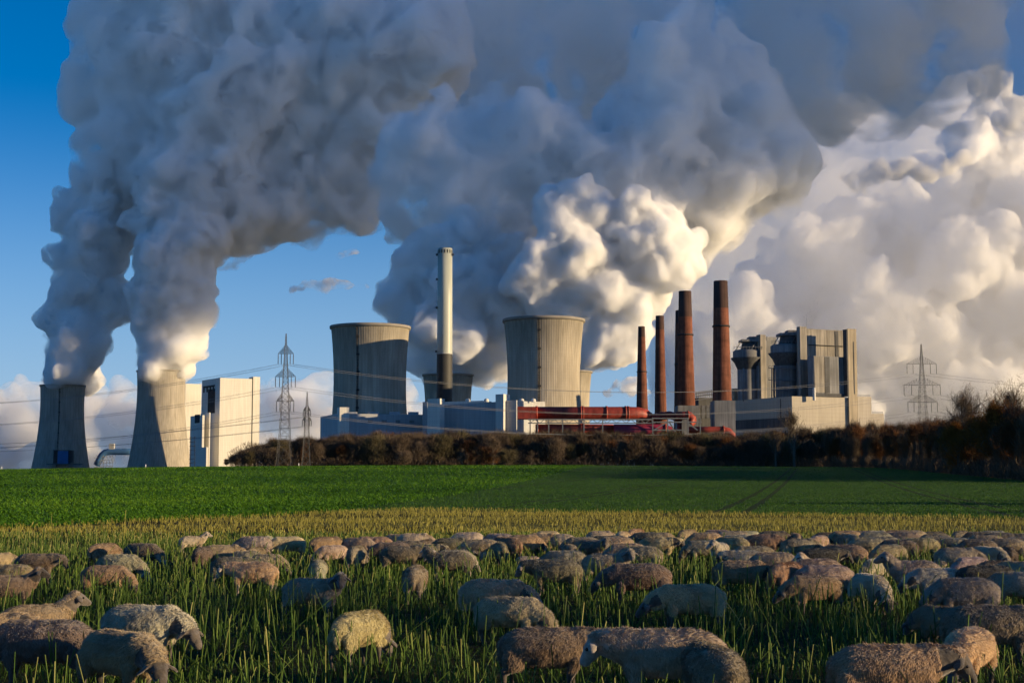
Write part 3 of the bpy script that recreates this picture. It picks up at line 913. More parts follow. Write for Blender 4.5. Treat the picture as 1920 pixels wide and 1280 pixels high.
def ico(sub):
    if sub not in ICO:
        bm = bmesh.new(); bmesh.ops.create_icosphere(bm, subdivisions=sub, radius=1.0)
        bm.verts.ensure_lookup_table()
        ICO[sub] = (np.array([v.co[:] for v in bm.verts]), np.array([[v.index for v in f.verts] for f in bm.faces]))
        bm.free()
    return ICO[sub]
def spheres_mesh(cs, name, sub=2):
    V, Fc = ico(sub)
    nv = len(V)
    vv = np.concatenate([np.array(c) + V * (np.array(r) if hasattr(r, '__len__') else r) for c, r in cs])
    ff = np.concatenate([Fc + i * nv for i in range(len(cs))])
    return np_mesh(name, vv, ff)
def apply_mods(ob):
    dg = C.evaluated_depsgraph_get()
    me = bpy.data.meshes.new_from_object(ob.evaluated_get(dg))
    old = ob.data; ob.modifiers.clear(); ob.data = me; bpy.data.meshes.remove(old)
def billow(name, balls, d, vox, octs, mat, label, cat, group=None, kind=None, seed=1, depth=0.8, kids=11, kid_r=(0.22, 0.6), flat=1.0, soft=0, kids2=6, kids3=0, wballs=(), veil=None):
    """balls: (x px, y px, r px[, extra depth in m]) as seen in the photograph at distance d; wballs: (x, y, z, r) in metres"""
    rng = random.Random(seed)
    big = []; small = []
    todo = []
    for b in balls:
        dd = d + (b[3] if len(b) > 3 else 0) + rng.uniform(-1, 1) * b[2] * mpp(d) * depth * 0.5
        todo.append((PX(b[0], b[1], dd), b[2] * mpp(dd)))
    todo += [(Vector(w[:3]), w[3]) for w in wballs]
    def rdir(): return Vector((rng.gauss(0, 1), rng.gauss(0, 1), rng.gauss(0, 1))).normalized()
    for c, r in todo:
        big.append((c, (r, r, r * flat)))
        for k in range(kids):
            u = rdir(); kr = r * kid_r[0] * (kid_r[1] / kid_r[0]) ** rng.random()
            kc = c + Vector((u.x * r, u.y * r, u.z * r * flat)) * rng.uniform(0.78, 0.96)
            big.append((kc, (kr, kr, kr * flat)))
            if kr < vox * 2.2: continue
            for q in range(kids2):
                u2 = (rdir() + u * 0.8).normalized(); k2 = kr * rng.uniform(0.22, 0.52)
                c2 = kc + Vector((u2.x * kr, u2.y * kr, u2.z * kr * flat)) * 0.92
                small.append((c2, (k2, k2, k2 * flat)))
                if k2 < vox * 2.2: continue
                for _ in range(kids3):
                    u3 = (rdir() + u2 * 0.8).normalized(); k3 = k2 * rng.uniform(0.25, 0.5)
                    small.append((c2 + Vector((u3.x * k2, u3.y * k2, u3.z * k2 * flat)) * 0.92, (k3, k3, k3 * flat)))
    me = spheres_mesh(big, name)
    ob = bpy.data.objects.new(name, me)
    if small:
        m2 = spheres_mesh(small, name, 1)
        bm = bmesh.new(); bm.from_mesh(me); bm.from_mesh(m2); bm.to_mesh(me); bm.free(); bpy.data.meshes.remove(m2)
    link(ob)
    def rem(v):
        rm = ob.modifiers.new('r', 'REMESH'); rm.mode = 'VOXEL'; rm.voxel_size = v
    rem(vox * 1.3)
    if soft:
        sm = ob.modifiers.new('s', 'SMOOTH'); sm.factor = 0.5; sm.iterations = soft
    for i, (sc, st, kd) in enumerate(octs):
        dm = ob.modifiers.new('d', 'DISPLACE'); dm.texture = cell_tex(sc, kd); dm.texture_coords = 'GLOBAL'
        dm.strength = -st if kd == 'VORONOI' else st; dm.mid_level = 0.3 if kd == 'VORONOI' else 0.5
        if i == len(octs) - 2: rem(vox)
    rem(vox * 0.7)
    apply_mods(ob)
    ob.data.materials.clear(); ob.data.materials.append(mat)
    if veil is not None:
        vb = spheres_mesh([(c, (r[0] * rng.uniform(1.0, 1.14),) * 2 + (r[2] * 1.05,)) for c, r in big], 'veil', 2)
        vo = link(bpy.data.objects.new('veil', vb), ob)
        sc = veil[1]
        m_ = vo.modifiers.new('r', 'REMESH'); m_.mode = 'VOXEL'; m_.voxel_size = vox * 1.5
        for f_, st in ((1.0, 0.62), (0.5, 0.42), (0.25, 0.24), (0.12, 0.13)):
            dm = vo.modifiers.new('d', 'DISPLACE'); dm.texture = cell_tex(sc * f_, 'CLOUDS'); dm.texture_coords = 'GLOBAL'
            dm.strength = sc * st; dm.mid_level = 0.52
        m_ = vo.modifiers.new('r', 'REMESH'); m_.mode = 'VOXEL'; m_.voxel_size = vox
        apply_mods(vo)
        vo.data.materials.clear(); vo.data.materials.append(veil[0])
    return tag(ob, label, cat, group, kind)

V_, N_ = 'VORONOI', 'CLOUDS'
ST_CRISP = torn_mat('dense_steam', 0.20, 38, 0.37, 0.62, 0.06)
ST_TORN = torn_mat('bright_steam', 0.24, 34, 0.36, 0.62, 0.10, col=(0.997, 0.996, 0.995))
ST_SOFT = torn_mat('drifting_steam', 0.095, 80, 0.41, 0.62, 0.02)
ST_SCRAP = torn_mat('torn_cloud', 0.06, 60, 0.42, 0.60, 0.02)
ST_VEIL = torn_mat('steam_veil', 0.034, 45, 0.44, 0.64, 0.0)
ST_THIN = torn_mat('thin_steam', 0.020, 110, 0.44, 0.62, 0.03)
ST_DECK = torn_mat('cloud_deck', 0.026, 110, 0.42, 0.62, 0.03, 0.3, (0.975, 0.98, 0.985))
ST_BANK = torn_mat('cumulus', 0.036, 150, 0.40, 0.60, 0.08, 0.18, (0.997, 0.997, 0.996))
ST_MIST = steam_mat('added_mist', 0.0014)
ST_PUFF = torn_mat('cumulus_puff', 0.09, 60, 0.40, 0.60)
ST_BANK2 = torn_mat('far_cumulus', 0.006, 420, 0.40, 0.62, 0.03, 0.2)
ST_SHEET = torn_mat('pale_sheet', 0.004, 500, 0.38, 0.62, 0.2, 0.25)

# plume of the far left tower
billow('steam_plume', [(118, 716, 36), (128, 700, 46), (140, 660, 54), (150, 625, 54), (128, 610, 45), (160, 585, 48), (130, 560, 42), (160, 530, 52), (140, 490, 45), (175, 480, 60),
                       (200, 560, 40), (225, 585, 30), (185, 430, 62), (150, 400, 42), (195, 380, 66)], 2540, 5.0,
       [(26, 9, N_), (16, 8.5, V_), (8, 5, V_)], ST_CRISP, 'steam plume rising from the far left cooling tower', 'steam plume', seed=2, kids3=4, veil=(ST_VEIL, 26))
# plume of the second tower
billow('steam_plume', [(303, 690, 40), (303, 672, 48), (318, 640, 54), (330, 600, 56), (308, 560, 54), (345, 575, 45), (318, 520, 58), (355, 500, 50), (330, 460, 66), (300, 480, 45), (385, 590, 28), (365, 545, 40),
                       (345, 410, 72), (390, 440, 50), (300, 420, 50)], 2480, 4.5,
       [(26, 9, N_), (16, 8.5, V_), (8, 5, V_)], ST_CRISP, 'steam plume rising from the tall tower beside the white boiler house', 'steam plume', seed=3, kids3=4, veil=(ST_VEIL, 24))
# large drifting mass at upper left
billow('steam_cloud', [(190, 330, 58), (230, 270, 75), (300, 330, 95), (360, 300, 110), (440, 350, 100), (530, 370, 80), (600, 340, 85), (660, 320, 80), (330, 200, 110), (440, 230, 120),
                       (250, 170, 75), (175, 160, 55), (145, 185, 32), (215, 80, 75), (290, 90, 95), (400, 110, 120), (540, 200, 130), (640, 200, 120), (260, 10, 75), (380, 0, 110),
                       (440, 450, 40), (400, 460, 40), (480, 430, 45), (555, 410, 45), (640, 385, 50), (690, 380, 36), (480, 300, 90), (700, 260, 85), (730, 130, 105), (790, 60, 95), (520, 60, 110), (650, 50, 110)], 2560, 8.5,
       [(120, 44, N_), (60, 24, V_), (28, 15, V_), (14, 9, V_)], ST_SOFT, 'broad shaded steam mass drifting across the upper left sky', 'steam cloud', seed=4, kids=14, kids2=8, kids3=3, veil=(ST_VEIL, 95))
# plume of the tower behind the tall chimney
billow('steam_plume', [(840, 697, 40), (838, 675, 48), (800, 655, 40), (880, 660, 50), (925, 655, 48), (950, 690, 22), (850, 615, 66), (795, 600, 56), (900, 600, 60), (760, 560, 46), (815, 540, 66), (885, 530, 66), (780, 500, 50),
                       (845, 470, 60), (885, 440, 45), (930, 500, 55), (950, 570, 60)], 1960, 4.2,
       [(26, 9, N_), (16, 8.5, V_), (8, 5, V_)], ST_CRISP, 'blue grey steam plume behind the tall grey chimney', 'steam plume', seed=5, kids3=4, veil=(ST_VEIL, 24))
# bright plume
billow('steam_plume', [(1080, 690, 26), (1092, 676, 32), (1125, 655, 36), (1165, 645, 38), (1195, 640, 24), (1130, 615, 44), (1180, 600, 40), (1085, 585, 46), (1150, 555, 56), (1215, 545, 48), (1080, 520, 52), (1195, 500, 60), (1120, 490, 60),
                       (1255, 490, 50), (1240, 440, 56), (1170, 440, 60), (1060, 440, 56), (1040, 395, 48), (1105, 400, 58), (1000, 520, 55), (1030, 570, 50), (1285, 460, 36)], 1890, 3.8,
       [(26, 9, N_), (16, 8.5, V_), (8, 5, V_)], ST_TORN, 'brightest sunlit steam plume rising behind the big sunlit tower', 'steam plume', seed=6, kids3=5)
# shaded mass above the centre
billow('steam_cloud', [(770, 330, 75), (820, 300, 85), (760, 400, 50), (850, 380, 70), (930, 240, 62), (960, 300, 90), (1030, 270, 80), (1080, 340, 75), (930, 400, 80), (1000, 440, 50),
                       (1160, 340, 90), (1240, 330, 110), (1330, 320, 105), (1420, 310, 85), (1490, 310, 52), (1340, 400, 55), (1390, 380, 45), (1270, 400, 60), (1300, 500, 30), (1310, 455, 32),
                       (1180, 220, 65), (1260, 200, 95), (1340, 180, 95), (1420, 220, 70), (1300, 100, 80), (1315, 40, 48), (1240, 130, 50), (1380, 130, 60)], 2020, 6.0,
       [(110, 40, N_), (50, 21, V_), (24, 13, V_), (12, 8, V_)], ST_SOFT, 'towering shaded steam mass over the middle of the plant', 'steam cloud', seed=7, kids=14, kids2=8, kids3=3, veil=(ST_VEIL, 75))
# smooth grey sheet behind the plumes, top centre
billow('steam_cloud', [(520, 60, 170), (680, 90, 170), (820, 60, 180), (960, 90, 170), (1080, 60, 160), (760, 200, 130), (900, 190, 120), (1080, 180, 110), (1180, 60, 150), (660, -60, 180), (900, -80, 200), (1150, -60, 180), (1010, 250, 80),
                       (700, 330, 70), (880, 300, 90)], 3000, 20,
       [(300, 110, N_), (150, 60, V_), (80, 38, V_), (45, 24, N_)], ST_THIN, 'smooth dark steam sheet spread across the top of the sky', 'steam cloud', seed=8, kids=12, kids2=6)
# dark cloud at upper right, reaching out of the picture
deck = [(1430, 60, 120), (1520, 100, 130), (1620, 90, 140), (1730, 70, 130), (1560, 190, 70), (1660, 190, 75), (1760, 170, 70), (1840, 120, 60), (1500, 0, 150), (1640, -40, 170), (1800, -40, 140), (1840, 40, 60), (1880, 60, 40)]
wb = []
rngd = random.Random(5)
for i in range(10):
    for j in range(9):
        x = 980 + 170 * i; y = 1450 + 165 * j
        bot = 500 + 0.155 * max(0, x - 1200) + max(0, y - 1950) * 0.16
        for k in range(4):
            r = rngd.uniform(110, 150)
            wb.append((x + rngd.uniform(-50, 50), y + rngd.uniform(-50, 50), bot + r * 1.05 + k * 170, r))
billow('rain_cloud', deck, 2700, 14,
       [(230, 90, N_), (110, 50, V_), (50, 28, V_), (28, 18, N_)], ST_DECK, 'dark flat cloud hanging over the upper right corner', 'cloud', seed=9, kids=10, kids2=6)
billow('storm_cloud', [], 2700, 26, [(230, 80, V_), (110, 44, N_)], steam_mat('storm_cloud', 0.0018, (0.98, 0.98, 0.98)), 'towering cloud outside the picture at right that dims the low sun on the upper steam', 'cloud', seed=19, kids=3, kids2=0, wballs=wb)
# cumulus bank behind the right side
rb = []
rng = random.Random(21)
for (x, y, r) in [(1400, 640, 90), (1430, 560, 60), (1480, 600, 90), (1560, 560, 90), (1560, 470, 60), (1610, 430, 50), (1640, 500, 90), (1720, 460, 80), (1770, 420, 60), (1700, 400, 55), (1810, 480, 80), (1880, 450, 80), (1900, 380, 70),
                  (1500, 450, 40), (1465, 480, 36), (1660, 600, 100), (1760, 600, 110), (1860, 580, 110), (1900, 660, 110), (1640, 690, 90), (1740, 700, 110), (1560, 660, 90), (1480, 700, 90), (1850, 760, 110), (1700, 790, 90), (1600, 770, 70),
                  (1960, 520, 110), (1980, 640, 120), (1990, 400, 90), (1400, 720, 80), (1500, 790, 70), (1850, 330, 60), (1780, 340, 50), (1920, 300, 60), (1640, 390, 50), (1580, 420, 45), (1880, 260, 60), (1820, 270, 50), (1740, 330, 50)]:
    rb.append((x, y, r, rng.uniform(-250, 250)))
billow('cumulus_bank', rb, 6800, 12,
       [(160, 60, N_), (80, 36, V_), (40, 24, V_), (20, 13, V_)], ST_BANK, 'huge cream cumulus bank glowing behind the concrete boiler house', 'cloud', seed=11, kids=13, kids2=8, kids3=4)
billow('cumulus_puff', [(1850, 150, 26), (1875, 165, 24), (1835, 170, 22), (1895, 190, 16), (1900, 230, 26), (1915, 200, 18)], 4300, 6,
       [(60, 26, V_), (30, 14, V_), (15, 8, V_), (9, 4, V_)], ST_PUFF, 'small bright white cloud puff at the blue gap, upper right', 'cloud', seed=12)
billow('cloud_scrap', [(1600, 330, 26), (1635, 320, 30), (1670, 325, 26), (1700, 310, 24), (1735, 325, 22), (1770, 310, 20), (1620, 350, 18), (1810, 295, 18)], 3300, 6,
       [(60, 30, V_), (28, 18, N_), (15, 10, N_), (9, 6, N_)], ST_SCRAP, 'ragged dark cloud scrap before the cream cumulus bank', 'cloud', seed=13, flat=0.7)
# low bank along the left horizon
lb = []
for x in range(-160, 760, 34):
    t = rng.uniform(0, 1)
    lb.append((x, 745 + 14 * t, 30 + 12 * t, rng.uniform(-600, 600)))
    lb.append((x + 15, 800, 46, rng.uniform(-600, 600)))
    lb.append((x + 5, 860, 46, rng.uniform(-600, 600)))
lb += [(620, 715, 24), (590, 722, 22), (40, 718, 20), (225, 725, 26), (560, 735, 26)]
billow('cumulus_bank', lb, 13000, 36,
       [(300, 110, N_), (140, 50, V_), (80, 26, N_)], ST_BANK2, 'low pale cumulus bank along the left horizon', 'cloud', seed=14, kids=11, kids2=7)
def wisp(balls, d, label, seed):
    billow('cloud_wisp', balls, d, 5, [(60, 26, N_), (30, 16, N_), (14, 9, N_), (9, 5, N_)], ST_SCRAP, label, 'cloud', seed=seed, flat=0.45, kids=6)
wisp([(560, 540, 16), (590, 534, 20), (622, 532, 22), (655, 534, 18), (685, 538, 12), (605, 545, 14)], 3600, 'thin grey cloud wisp left of the chimney, the lower of two', 15)
wisp([(640, 478, 12), (665, 474, 14), (620, 482, 9)], 3600, 'faint small cloud wisp above another, left of the chimney', 16)
wisp([(1140, 735, 14), (1165, 722, 20), (1190, 715, 22), (1185, 735, 18), (1210, 738, 14)], 5200, 'dark little cloud low between the sunlit tower and the brick chimneys', 17)

sh = [(x, y, 95 + 20 * ((x + y) % 3), rng.uniform(-400, 400)) for x in range(1330, 2080, 85) for y in range(310, 830, 90) if not (x < 1420 and y < 470)]
billow('pale_cloud_sheet', sh, 9500, 50, [(600, 220, N_), (300, 120, N_), (150, 60, N_)], ST_SHEET, 'soft pale cloud sheet behind the cream cumulus at right', 'cloud', seed=18, kids=5, kids2=3, soft=3)

ms = [(x, y, 100, rng.uniform(-150, 150)) for x in range(1350, 2080, 95) for y in range(380, 860, 100)]  # thin mist added before the cumulus bank to brighten and soften it
billow('added_mist', ms, 5400, 45, [(400, 160, N_), (200, 90, N_)], ST_MIST, 'thin warm sunlit mist added to brighten the cream cumulus at right', 'mist', seed=22, kids=4, kids2=0, soft=3, kind='stuff')
# ------------------------------------------------------------------ trees
def bark_mat():
    M = Mat('bark', 0.95, 0.1)
    oi = M.new('ShaderNodeObjectInfo')
    n = M.noise(M.coord('Object'), 3.0, 4)
    M.color(M.mix(1.0, M.ramp(n, [(0.3, (0.065, 0.055, 0.042)), (0.7, (0.15, 0.13, 0.105))]), (1, 1, 1), 'MULTIPLY'))
    return M.m
def twig_mat(name, lo, hi):
    M = Mat(name, 0.95, 0.1)
    at = M.new('ShaderNodeAttribute', attribute_name='tone')
    oi = M.new('ShaderNodeObjectInfo')
    c = M.mix(at.outputs['Fac'], lo, hi)
    v = M.math('ADD', 0.75, M.math('MULTIPLY', oi.outputs['Random'], 0.5))
    hsv = M.new('ShaderNodeHueSaturation'); M.L(c, hsv.inputs['Color']); M.L(v, hsv.inputs['Value'])
    M.color(hsv.outputs[0]); return M.m
MAT_BARK = bark_mat()
MAT_TWIG = twig_mat('brown_twigs', (0.055, 0.042, 0.031), (0.17, 0.125, 0.085))
MAT_RUST = twig_mat('rust_leaves', (0.058, 0.030, 0.014), (0.20, 0.085, 0.032))
MAT_ORANGE = twig_mat('orange_leaves', (0.11, 0.045, 0.010), (0.27, 0.105, 0.02))
MAT_OLIVE = twig_mat('olive_twigs', (0.050, 0.042, 0.024), (0.15, 0.125, 0.065))

def make_tree(seed, h, spread, clear, nlimb, ntwig, twig_len, twig_w, leafy=0, leaf_s=0.2, stems=1, trunk_r=None, tmat=MAT_TWIG, up=0.55, rise=0.35, lr=0.55):
    """returns (trunk mesh, crown mesh); base at origin, height h"""
    rng = random.Random(seed); nr = np.random.RandomState(seed)
    tm = MB(); tips = []
    r0 = trunk_r or h * 0.014
    def limb(p, d, L, r, depth):
        q = p; n = 3
        for k in range(n):
            d2 = (d + Vector((rng.gauss(0, .14), rng.gauss(0, .14), rng.gauss(0.05, .08)))).normalized()
            e = q + d2 * (L / n)
            ra, rb_ = r * (1 - 0.25 * k), r * (1 - 0.25 * (k + 1))
            tm.tube(q, e, ra, rb_, 5 if depth > 0 else 7, False)
            tips.append((e, d2, r)); 
            if depth < 2:
                for _ in range(2 if depth == 0 else 1):
                    s = Vector((rng.gauss(0, 1), rng.gauss(0, 1), rng.uniform(0.0, 0.9))).normalized()
                    limb(e, (d2 * 0.55 + s * 0.65).normalized(), L * rng.uniform(0.4, 0.6), r * 0.5, depth + 1)
            q = e; d = d2
    for s in range(stems):
        base = Vector((rng.gauss(0, 0.25 * spread * (stems > 1)), rng.gauss(0, 0.25 * spread * (stems > 1)), -0.2))
        lean = Vector((rng.gauss(0, .05 if stems == 1 else .25), rng.gauss(0, .05 if stems == 1 else .25), 1)).normalized()
        H = h * rng.uniform(0.78, 0.95)
        p = base; segs = 6
        for k in range(segs):
            e = p + (lean + Vector((rng.gauss(0, .06), rng.gauss(0, .06), 0))) * (H / segs)
            ra = r0 * (1 - k / segs * 0.85); rb_ = r0 * (1 - (k + 1) / segs * 0.85)
            tm.tube(p, e, ra, rb_, 8, False)
            f = (k + 1) / segs
            if f > clear:
                for _ in range(max(1, nlimb // segs)):
                    a = rng.uniform(0, 2 * math.pi)
                    d = Vector((math.cos(a), math.sin(a), up + rng.uniform(-0.1, 0.5))).normalized()
                    L = spread * rng.uniform(0.55, 1.0) * math.sin(math.pi * min(1, (f - clear) / (1 - clear) * 0.75 + 0.25)) ** 0.6
                    limb(p.lerp(e, rng.random()), d, L, rb_ * lr + 0.01, 0)
            p = e
        tips.append((p, lean, r0 * .2))
    trunk = tm.mesh('trunk'); trunk.materials.append(MAT_BARK)
    T = np.array([t[0][:] for t in tips]); Dr = np.array([t[1][:] for t in tips])
    idx = nr.randint(0, len(T), ntwig)
    st = T[idx] + nr.normal(0, twig_len * 0.35, (ntwig, 3))
    d = Dr[idx] * 0.6 + nr.normal(0, 0.55, (ntwig, 3)) + np.array([0, 0, rise]); d /= np.linalg.norm(d, axis=1)[:, None]
    L = twig_len * nr.uniform(0.5, 1.3, (ntwig, 1))
    side = np.cross(d, nr.normal(0, 1, (ntwig, 3))); side /= np.linalg.norm(side, axis=1)[:, None]
    w = twig_w * nr.uniform(0.6, 1.3, (ntwig, 1))
    a = st - side * w; b = st + side * w; c = st + d * L
    keep = (c[:, 2] > 0.2) & (st[:, 2] > 0.1)
    a, b, c = a[keep], b[keep], c[keep]; n = len(a)
    V = np.stack([a, b, c], 1).reshape(-1, 3); Fc = np.arange(3 * n).reshape(-1, 3)
    tone = np.repeat(nr.uniform(0, 1, n), 3)
    if leafy:
        j = nr.randint(0, n, leafy)
        p = c[j] - (c[j] - (a[j] + b[j]) / 2) * nr.uniform(0, 1, (leafy, 1)) + nr.normal(0, leaf_s, (leafy, 3))
        u = nr.normal(0, 1, (leafy, 3)); u /= np.linalg.norm(u, axis=1)[:, None]
        v = np.cross(u, nr.normal(0, 1, (leafy, 3))); v /= np.linalg.norm(v, axis=1)[:, None]
        s = leaf_s * nr.uniform(0.5, 1.2, (leafy, 1))
        V2 = np.stack([p - u * s, p + v * s * .6, p + u * s], 1).reshape(-1, 3)
        V = np.concatenate([V, V2]); Fc = np.concatenate([Fc, np.arange(3 * leafy).reshape(-1, 3) + 3 * n]); tone = np.concatenate([tone, np.repeat(nr.uniform(0.2, 1, leafy), 3)])
    crown = np_mesh('crown', V, Fc, tmat, {'tone': tone})
    return trunk, crown, h
KIND = {
 'wood':   [make_tree(100 + i, 11, 2.9, 0.2, 18, 6200, 1.9, 0.028, up=1.6, rise=1.1, trunk_r=0.2) for i in range(4)],
 'woodr':  [make_tree(110 + i, 10, 3.2, 0.15, 18, 4600, 1.6, 0.028, 900, 0.13, tmat=MAT_RUST, up=1.2, rise=0.8, trunk_r=0.18) for i in range(2)],
 'woodo':  [make_tree(115 + i, 10, 3.2, 0.15, 18, 6000, 1.6, 0.028, tmat=MAT_OLIVE, up=1.4, rise=1.0, trunk_r=0.18) for i in range(2)],
 'bush':   [make_tree(120 + i, 5, 2.3, 0.02, 12, 6000, 1.0, 0.022, stems=5, trunk_r=0.06, tmat=(MAT_TWIG, MAT_RUST, MAT_OLIVE)[i]) for i in range(3)],
 'tall':   [make_tree(130 + i, 19, 7.0, 0.18, 22, 3000, 1.6, 0.03, up=1.15, rise=0.5, trunk_r=0.6, lr=0.62) for i in range(3)],
 'birch':  [make_tree(140, 11, 2.0, 0.2, 24, 2600, 1.0, 0.03, up=0.5)],
 'rust':   [make_tree(150 + i, 11, 4.5, 0.10, 20, 4500, 1.4, 0.022, 3600, 0.10, tmat=MAT_RUST) for i in range(3)],
 'orange': [make_tree(160 + i, 9, 3.5, 0.10, 18, 3500, 1.0, 0.026, 9000, 0.14, tmat=MAT_ORANGE) for i in range(1)],
}
def place_tree(name, kind, x, y, h, label, cat='tree', group=None, var=None, rng=random.Random(77), wide=1.0):
    v = KIND[kind]
    tr, cr, h0 = v[rng.randrange(len(v)) if var is None else var]
    z = float(gz(x, y))
    t = empty(name, (x, y, z), label, cat, group, rng.uniform(0, 6.28))
    s = h / h0
    t.scale = (s * wide * rng.uniform(0.9, 1.15), s * wide * rng.uniform(0.9, 1.15), s)
    for nm, me in (('trunk', tr), ('crown', cr)):
        link(bpy.data.objects.new(nm, me), t)
    return t
rt = random.Random(42)
def topline(px):
    return np.interp(px, [418, 432, 470, 520, 600, 640, 800, 1000, 1200, 1400, 1500, 1600, 1660], [862, 850, 836, 824, 817, 815, 812, 812, 814, 812, 806, 800, 792])
WOOD = 'leafless brown trees of the wood in front of the plant'
for row, (d, dz) in enumerate(((533, 6), (545, 2), (558, 0), (574, -1))):
    x = 424 + row * 9
    while x < 1640:
        px = x + rt.uniform(-6, 6)
        yb = 874
        h = (yb - topline(px) - dz - rt.uniform(-2, 6)) * mpp(d)
        if row == 0: h *= rt.uniform(0.72, 1.0)
        k = rt.choice(['wood'] * 7 + ['woodr', 'woodo'] if px < 900 else ['wood'] * 5 + ['woodr', 'woodr', 'woodo'])
        lab = {'wood': 'bare brown tree crowded into the long wood belt before the plant', 'woodr': 'reddish brown tree with last leaves inside the wood belt before the plant', 'woodo': 'olive tinged bare tree inside the wood belt before the plant'}[k]
        y = d + rt.uniform(-4, 4)
        place_tree('wood_tree', k, PX(px, 875, y).x, y, max(h, 3.0), lab, 'tree', {'wood': 'bare brown trees of the wood belt', 'woodr': 'reddish trees of the wood belt', 'woodo': 'olive trees of the wood belt'}[k], wide=1.45)
        x += (24, 24, 25, 28)[row]
# undergrowth that fills the wood's foot
def scrub(name, line, n, hmax, seed, depth, label, tw=0.05, mat=MAT_TWIG):
    nr = np.random.RandomState(seed)
    L = np.array(line); seg = np.linalg.norm(np.diff(L, axis=0), axis=1); cum = np.concatenate([[0], np.cumsum(seg)])
    t = nr.uniform(0, cum[-1], n)
    x = np.interp(t, cum, L[:, 0]); y = np.interp(t, cum, L[:, 1]) + nr.uniform(0, depth, n)
    z = gz(x, y) + nr.uniform(0, 1, n) ** 1.4 * hmax * (0.6 + 0.4 * np.sin(t * 0.21) * np.sin(t * 0.077 + 1))
    p = np.stack([x, y, z], 1)
    d = nr.normal(0, 0.4, (n, 3)) + np.array([0, 0, 1.2]); d /= np.linalg.norm(d, axis=1)[:, None]
    s = np.cross(d, nr.normal(0, 1, (n, 3))); s /= np.linalg.norm(s, axis=1)[:, None]
    l = nr.uniform(0.5, 1.6, (n, 1)); w = tw * nr.uniform(0.6, 1.6, (n, 1))
    V = np.stack([p - s * w, p + s * w, p + d * l], 1).reshape(-1, 3)
    me = np_mesh(name, V, np.arange(3 * n).reshape(-1, 3), mat, {'tone': np.repeat(nr.uniform(0, .8, n), 3)})
    o = link(bpy.data.objects.new(name, me)); tag(o, label, 'undergrowth', None, 'stuff')
A = lambda px, d: (PX(px, 875, d).x, d)
scrub('undergrowth', [A(424, 528), A(1000, 528), A(1450, 524), A(1600, 515)], 110000, 9.0, 5, 40, 'dense dark undergrowth filling the foot of the wood', 0.05)
# single trees and bushes before the wood
place_tree('birch_tree', 'birch', *A(925, 515), 11.5, 'pale slender birch before the middle of the wood', 'tree')
place_tree('sapling', 'birch', *A(867, 519), 7.5, 'thin young tree left of the pale birch')
place_tree('sapling', 'birch', *A(995, 517), 6.5, 'thin young tree right of the olive bush')
place_tree('bush', 'bush', *A(953, 470), 5.6, 'rounded olive brown bush standing forward of the wood in the field', 'bush', var=2, wide=1.25)
place_tree('bush', 'bush', *A(918, 518), 6.5, 'reddish bush beside the pale birch', 'bush', var=1, wide=1.3)
place_tree('bush', 'bush', *A(760, 520), 5.5, 'low brown bush at the wood edge below the left wide tower', 'bush', var=0, wide=1.4)
place_tree('bare_tree', 'tall', *A(1490, 500), 20.5, 'fine bare tree standing out against the tan hall wall', var=0, wide=0.8)
place_tree('bare_tree', 'tall', *A(1455, 505), 15, 'smaller bare tree left of the fine one before the hall', var=1, wide=0.8)
# right hand belt, coming towards the camera
belt = [(1560, 500), (1600, 480), (1640, 455), (1680, 420), (1720, 380), (1760, 345), (1800, 315), (1840, 290), (1880, 268), (1920, 250), (1965, 232), (2010, 218)]
tops = lambda px: np.interp(px, [1560, 1650, 1740, 1800, 1850, 1920, 2010], [804, 799, 792, 784, 780, 768, 755])
rustlab = ['rust leaved tree in the belt at right', 'brown bare tree in the belt at right', 'reddish brown tree in the belt at right']
for row in range(4):
    for i in range(30):
        f = i / 29 * (len(belt) - 1); k = min(int(f), len(belt) - 2); f -= k
        px = belt[k][0] * (1 - f) + belt[k + 1][0] * f + rt.uniform(-8, 8); d = belt[k][1] * (1 - f) + belt[k + 1][1] * f
        dd = d * (1 + 0.035 * row) + rt.uniform(-3, 3) + 4
        base = HORIZON + (CAM_Z - float(gz(PX(px, 880, dd).x, dd))) / dd * F
        h = (base - tops(px) + rt.uniform(-16, 6) + (-16 if row == 0 else 0)) * mpp(dd)
        kind = rt.choice(['rust', 'rust', 'wood', 'woodr'] if px > 1680 else ['rust', 'wood', 'wood', 'woodr'])
        lab = {'rust': 'dense rust leaved tree in the belt that closes the field at right', 'wood': 'bare brown tree in the belt that closes the field at right', 'woodr': 'reddish brown tree in the belt that closes the field at right'}[kind]
        place_tree('belt_tree', kind, PX(px, 880, dd).x, dd, max(3, h), lab, 'tree', {'rust': 'rust trees of the right belt', 'wood': 'bare trees of the right belt', 'woodr': 'reddish trees of the right belt'}[kind], wide=0.95)
scrub('undergrowth', [A(1560, 496), A(1680, 416), A(1760, 342), A(1880, 265), A(2020, 214)], 45000, 3.4, 8, 22, 'dark brambles along the foot of the right tree belt', 0.05, MAT_TWIG)
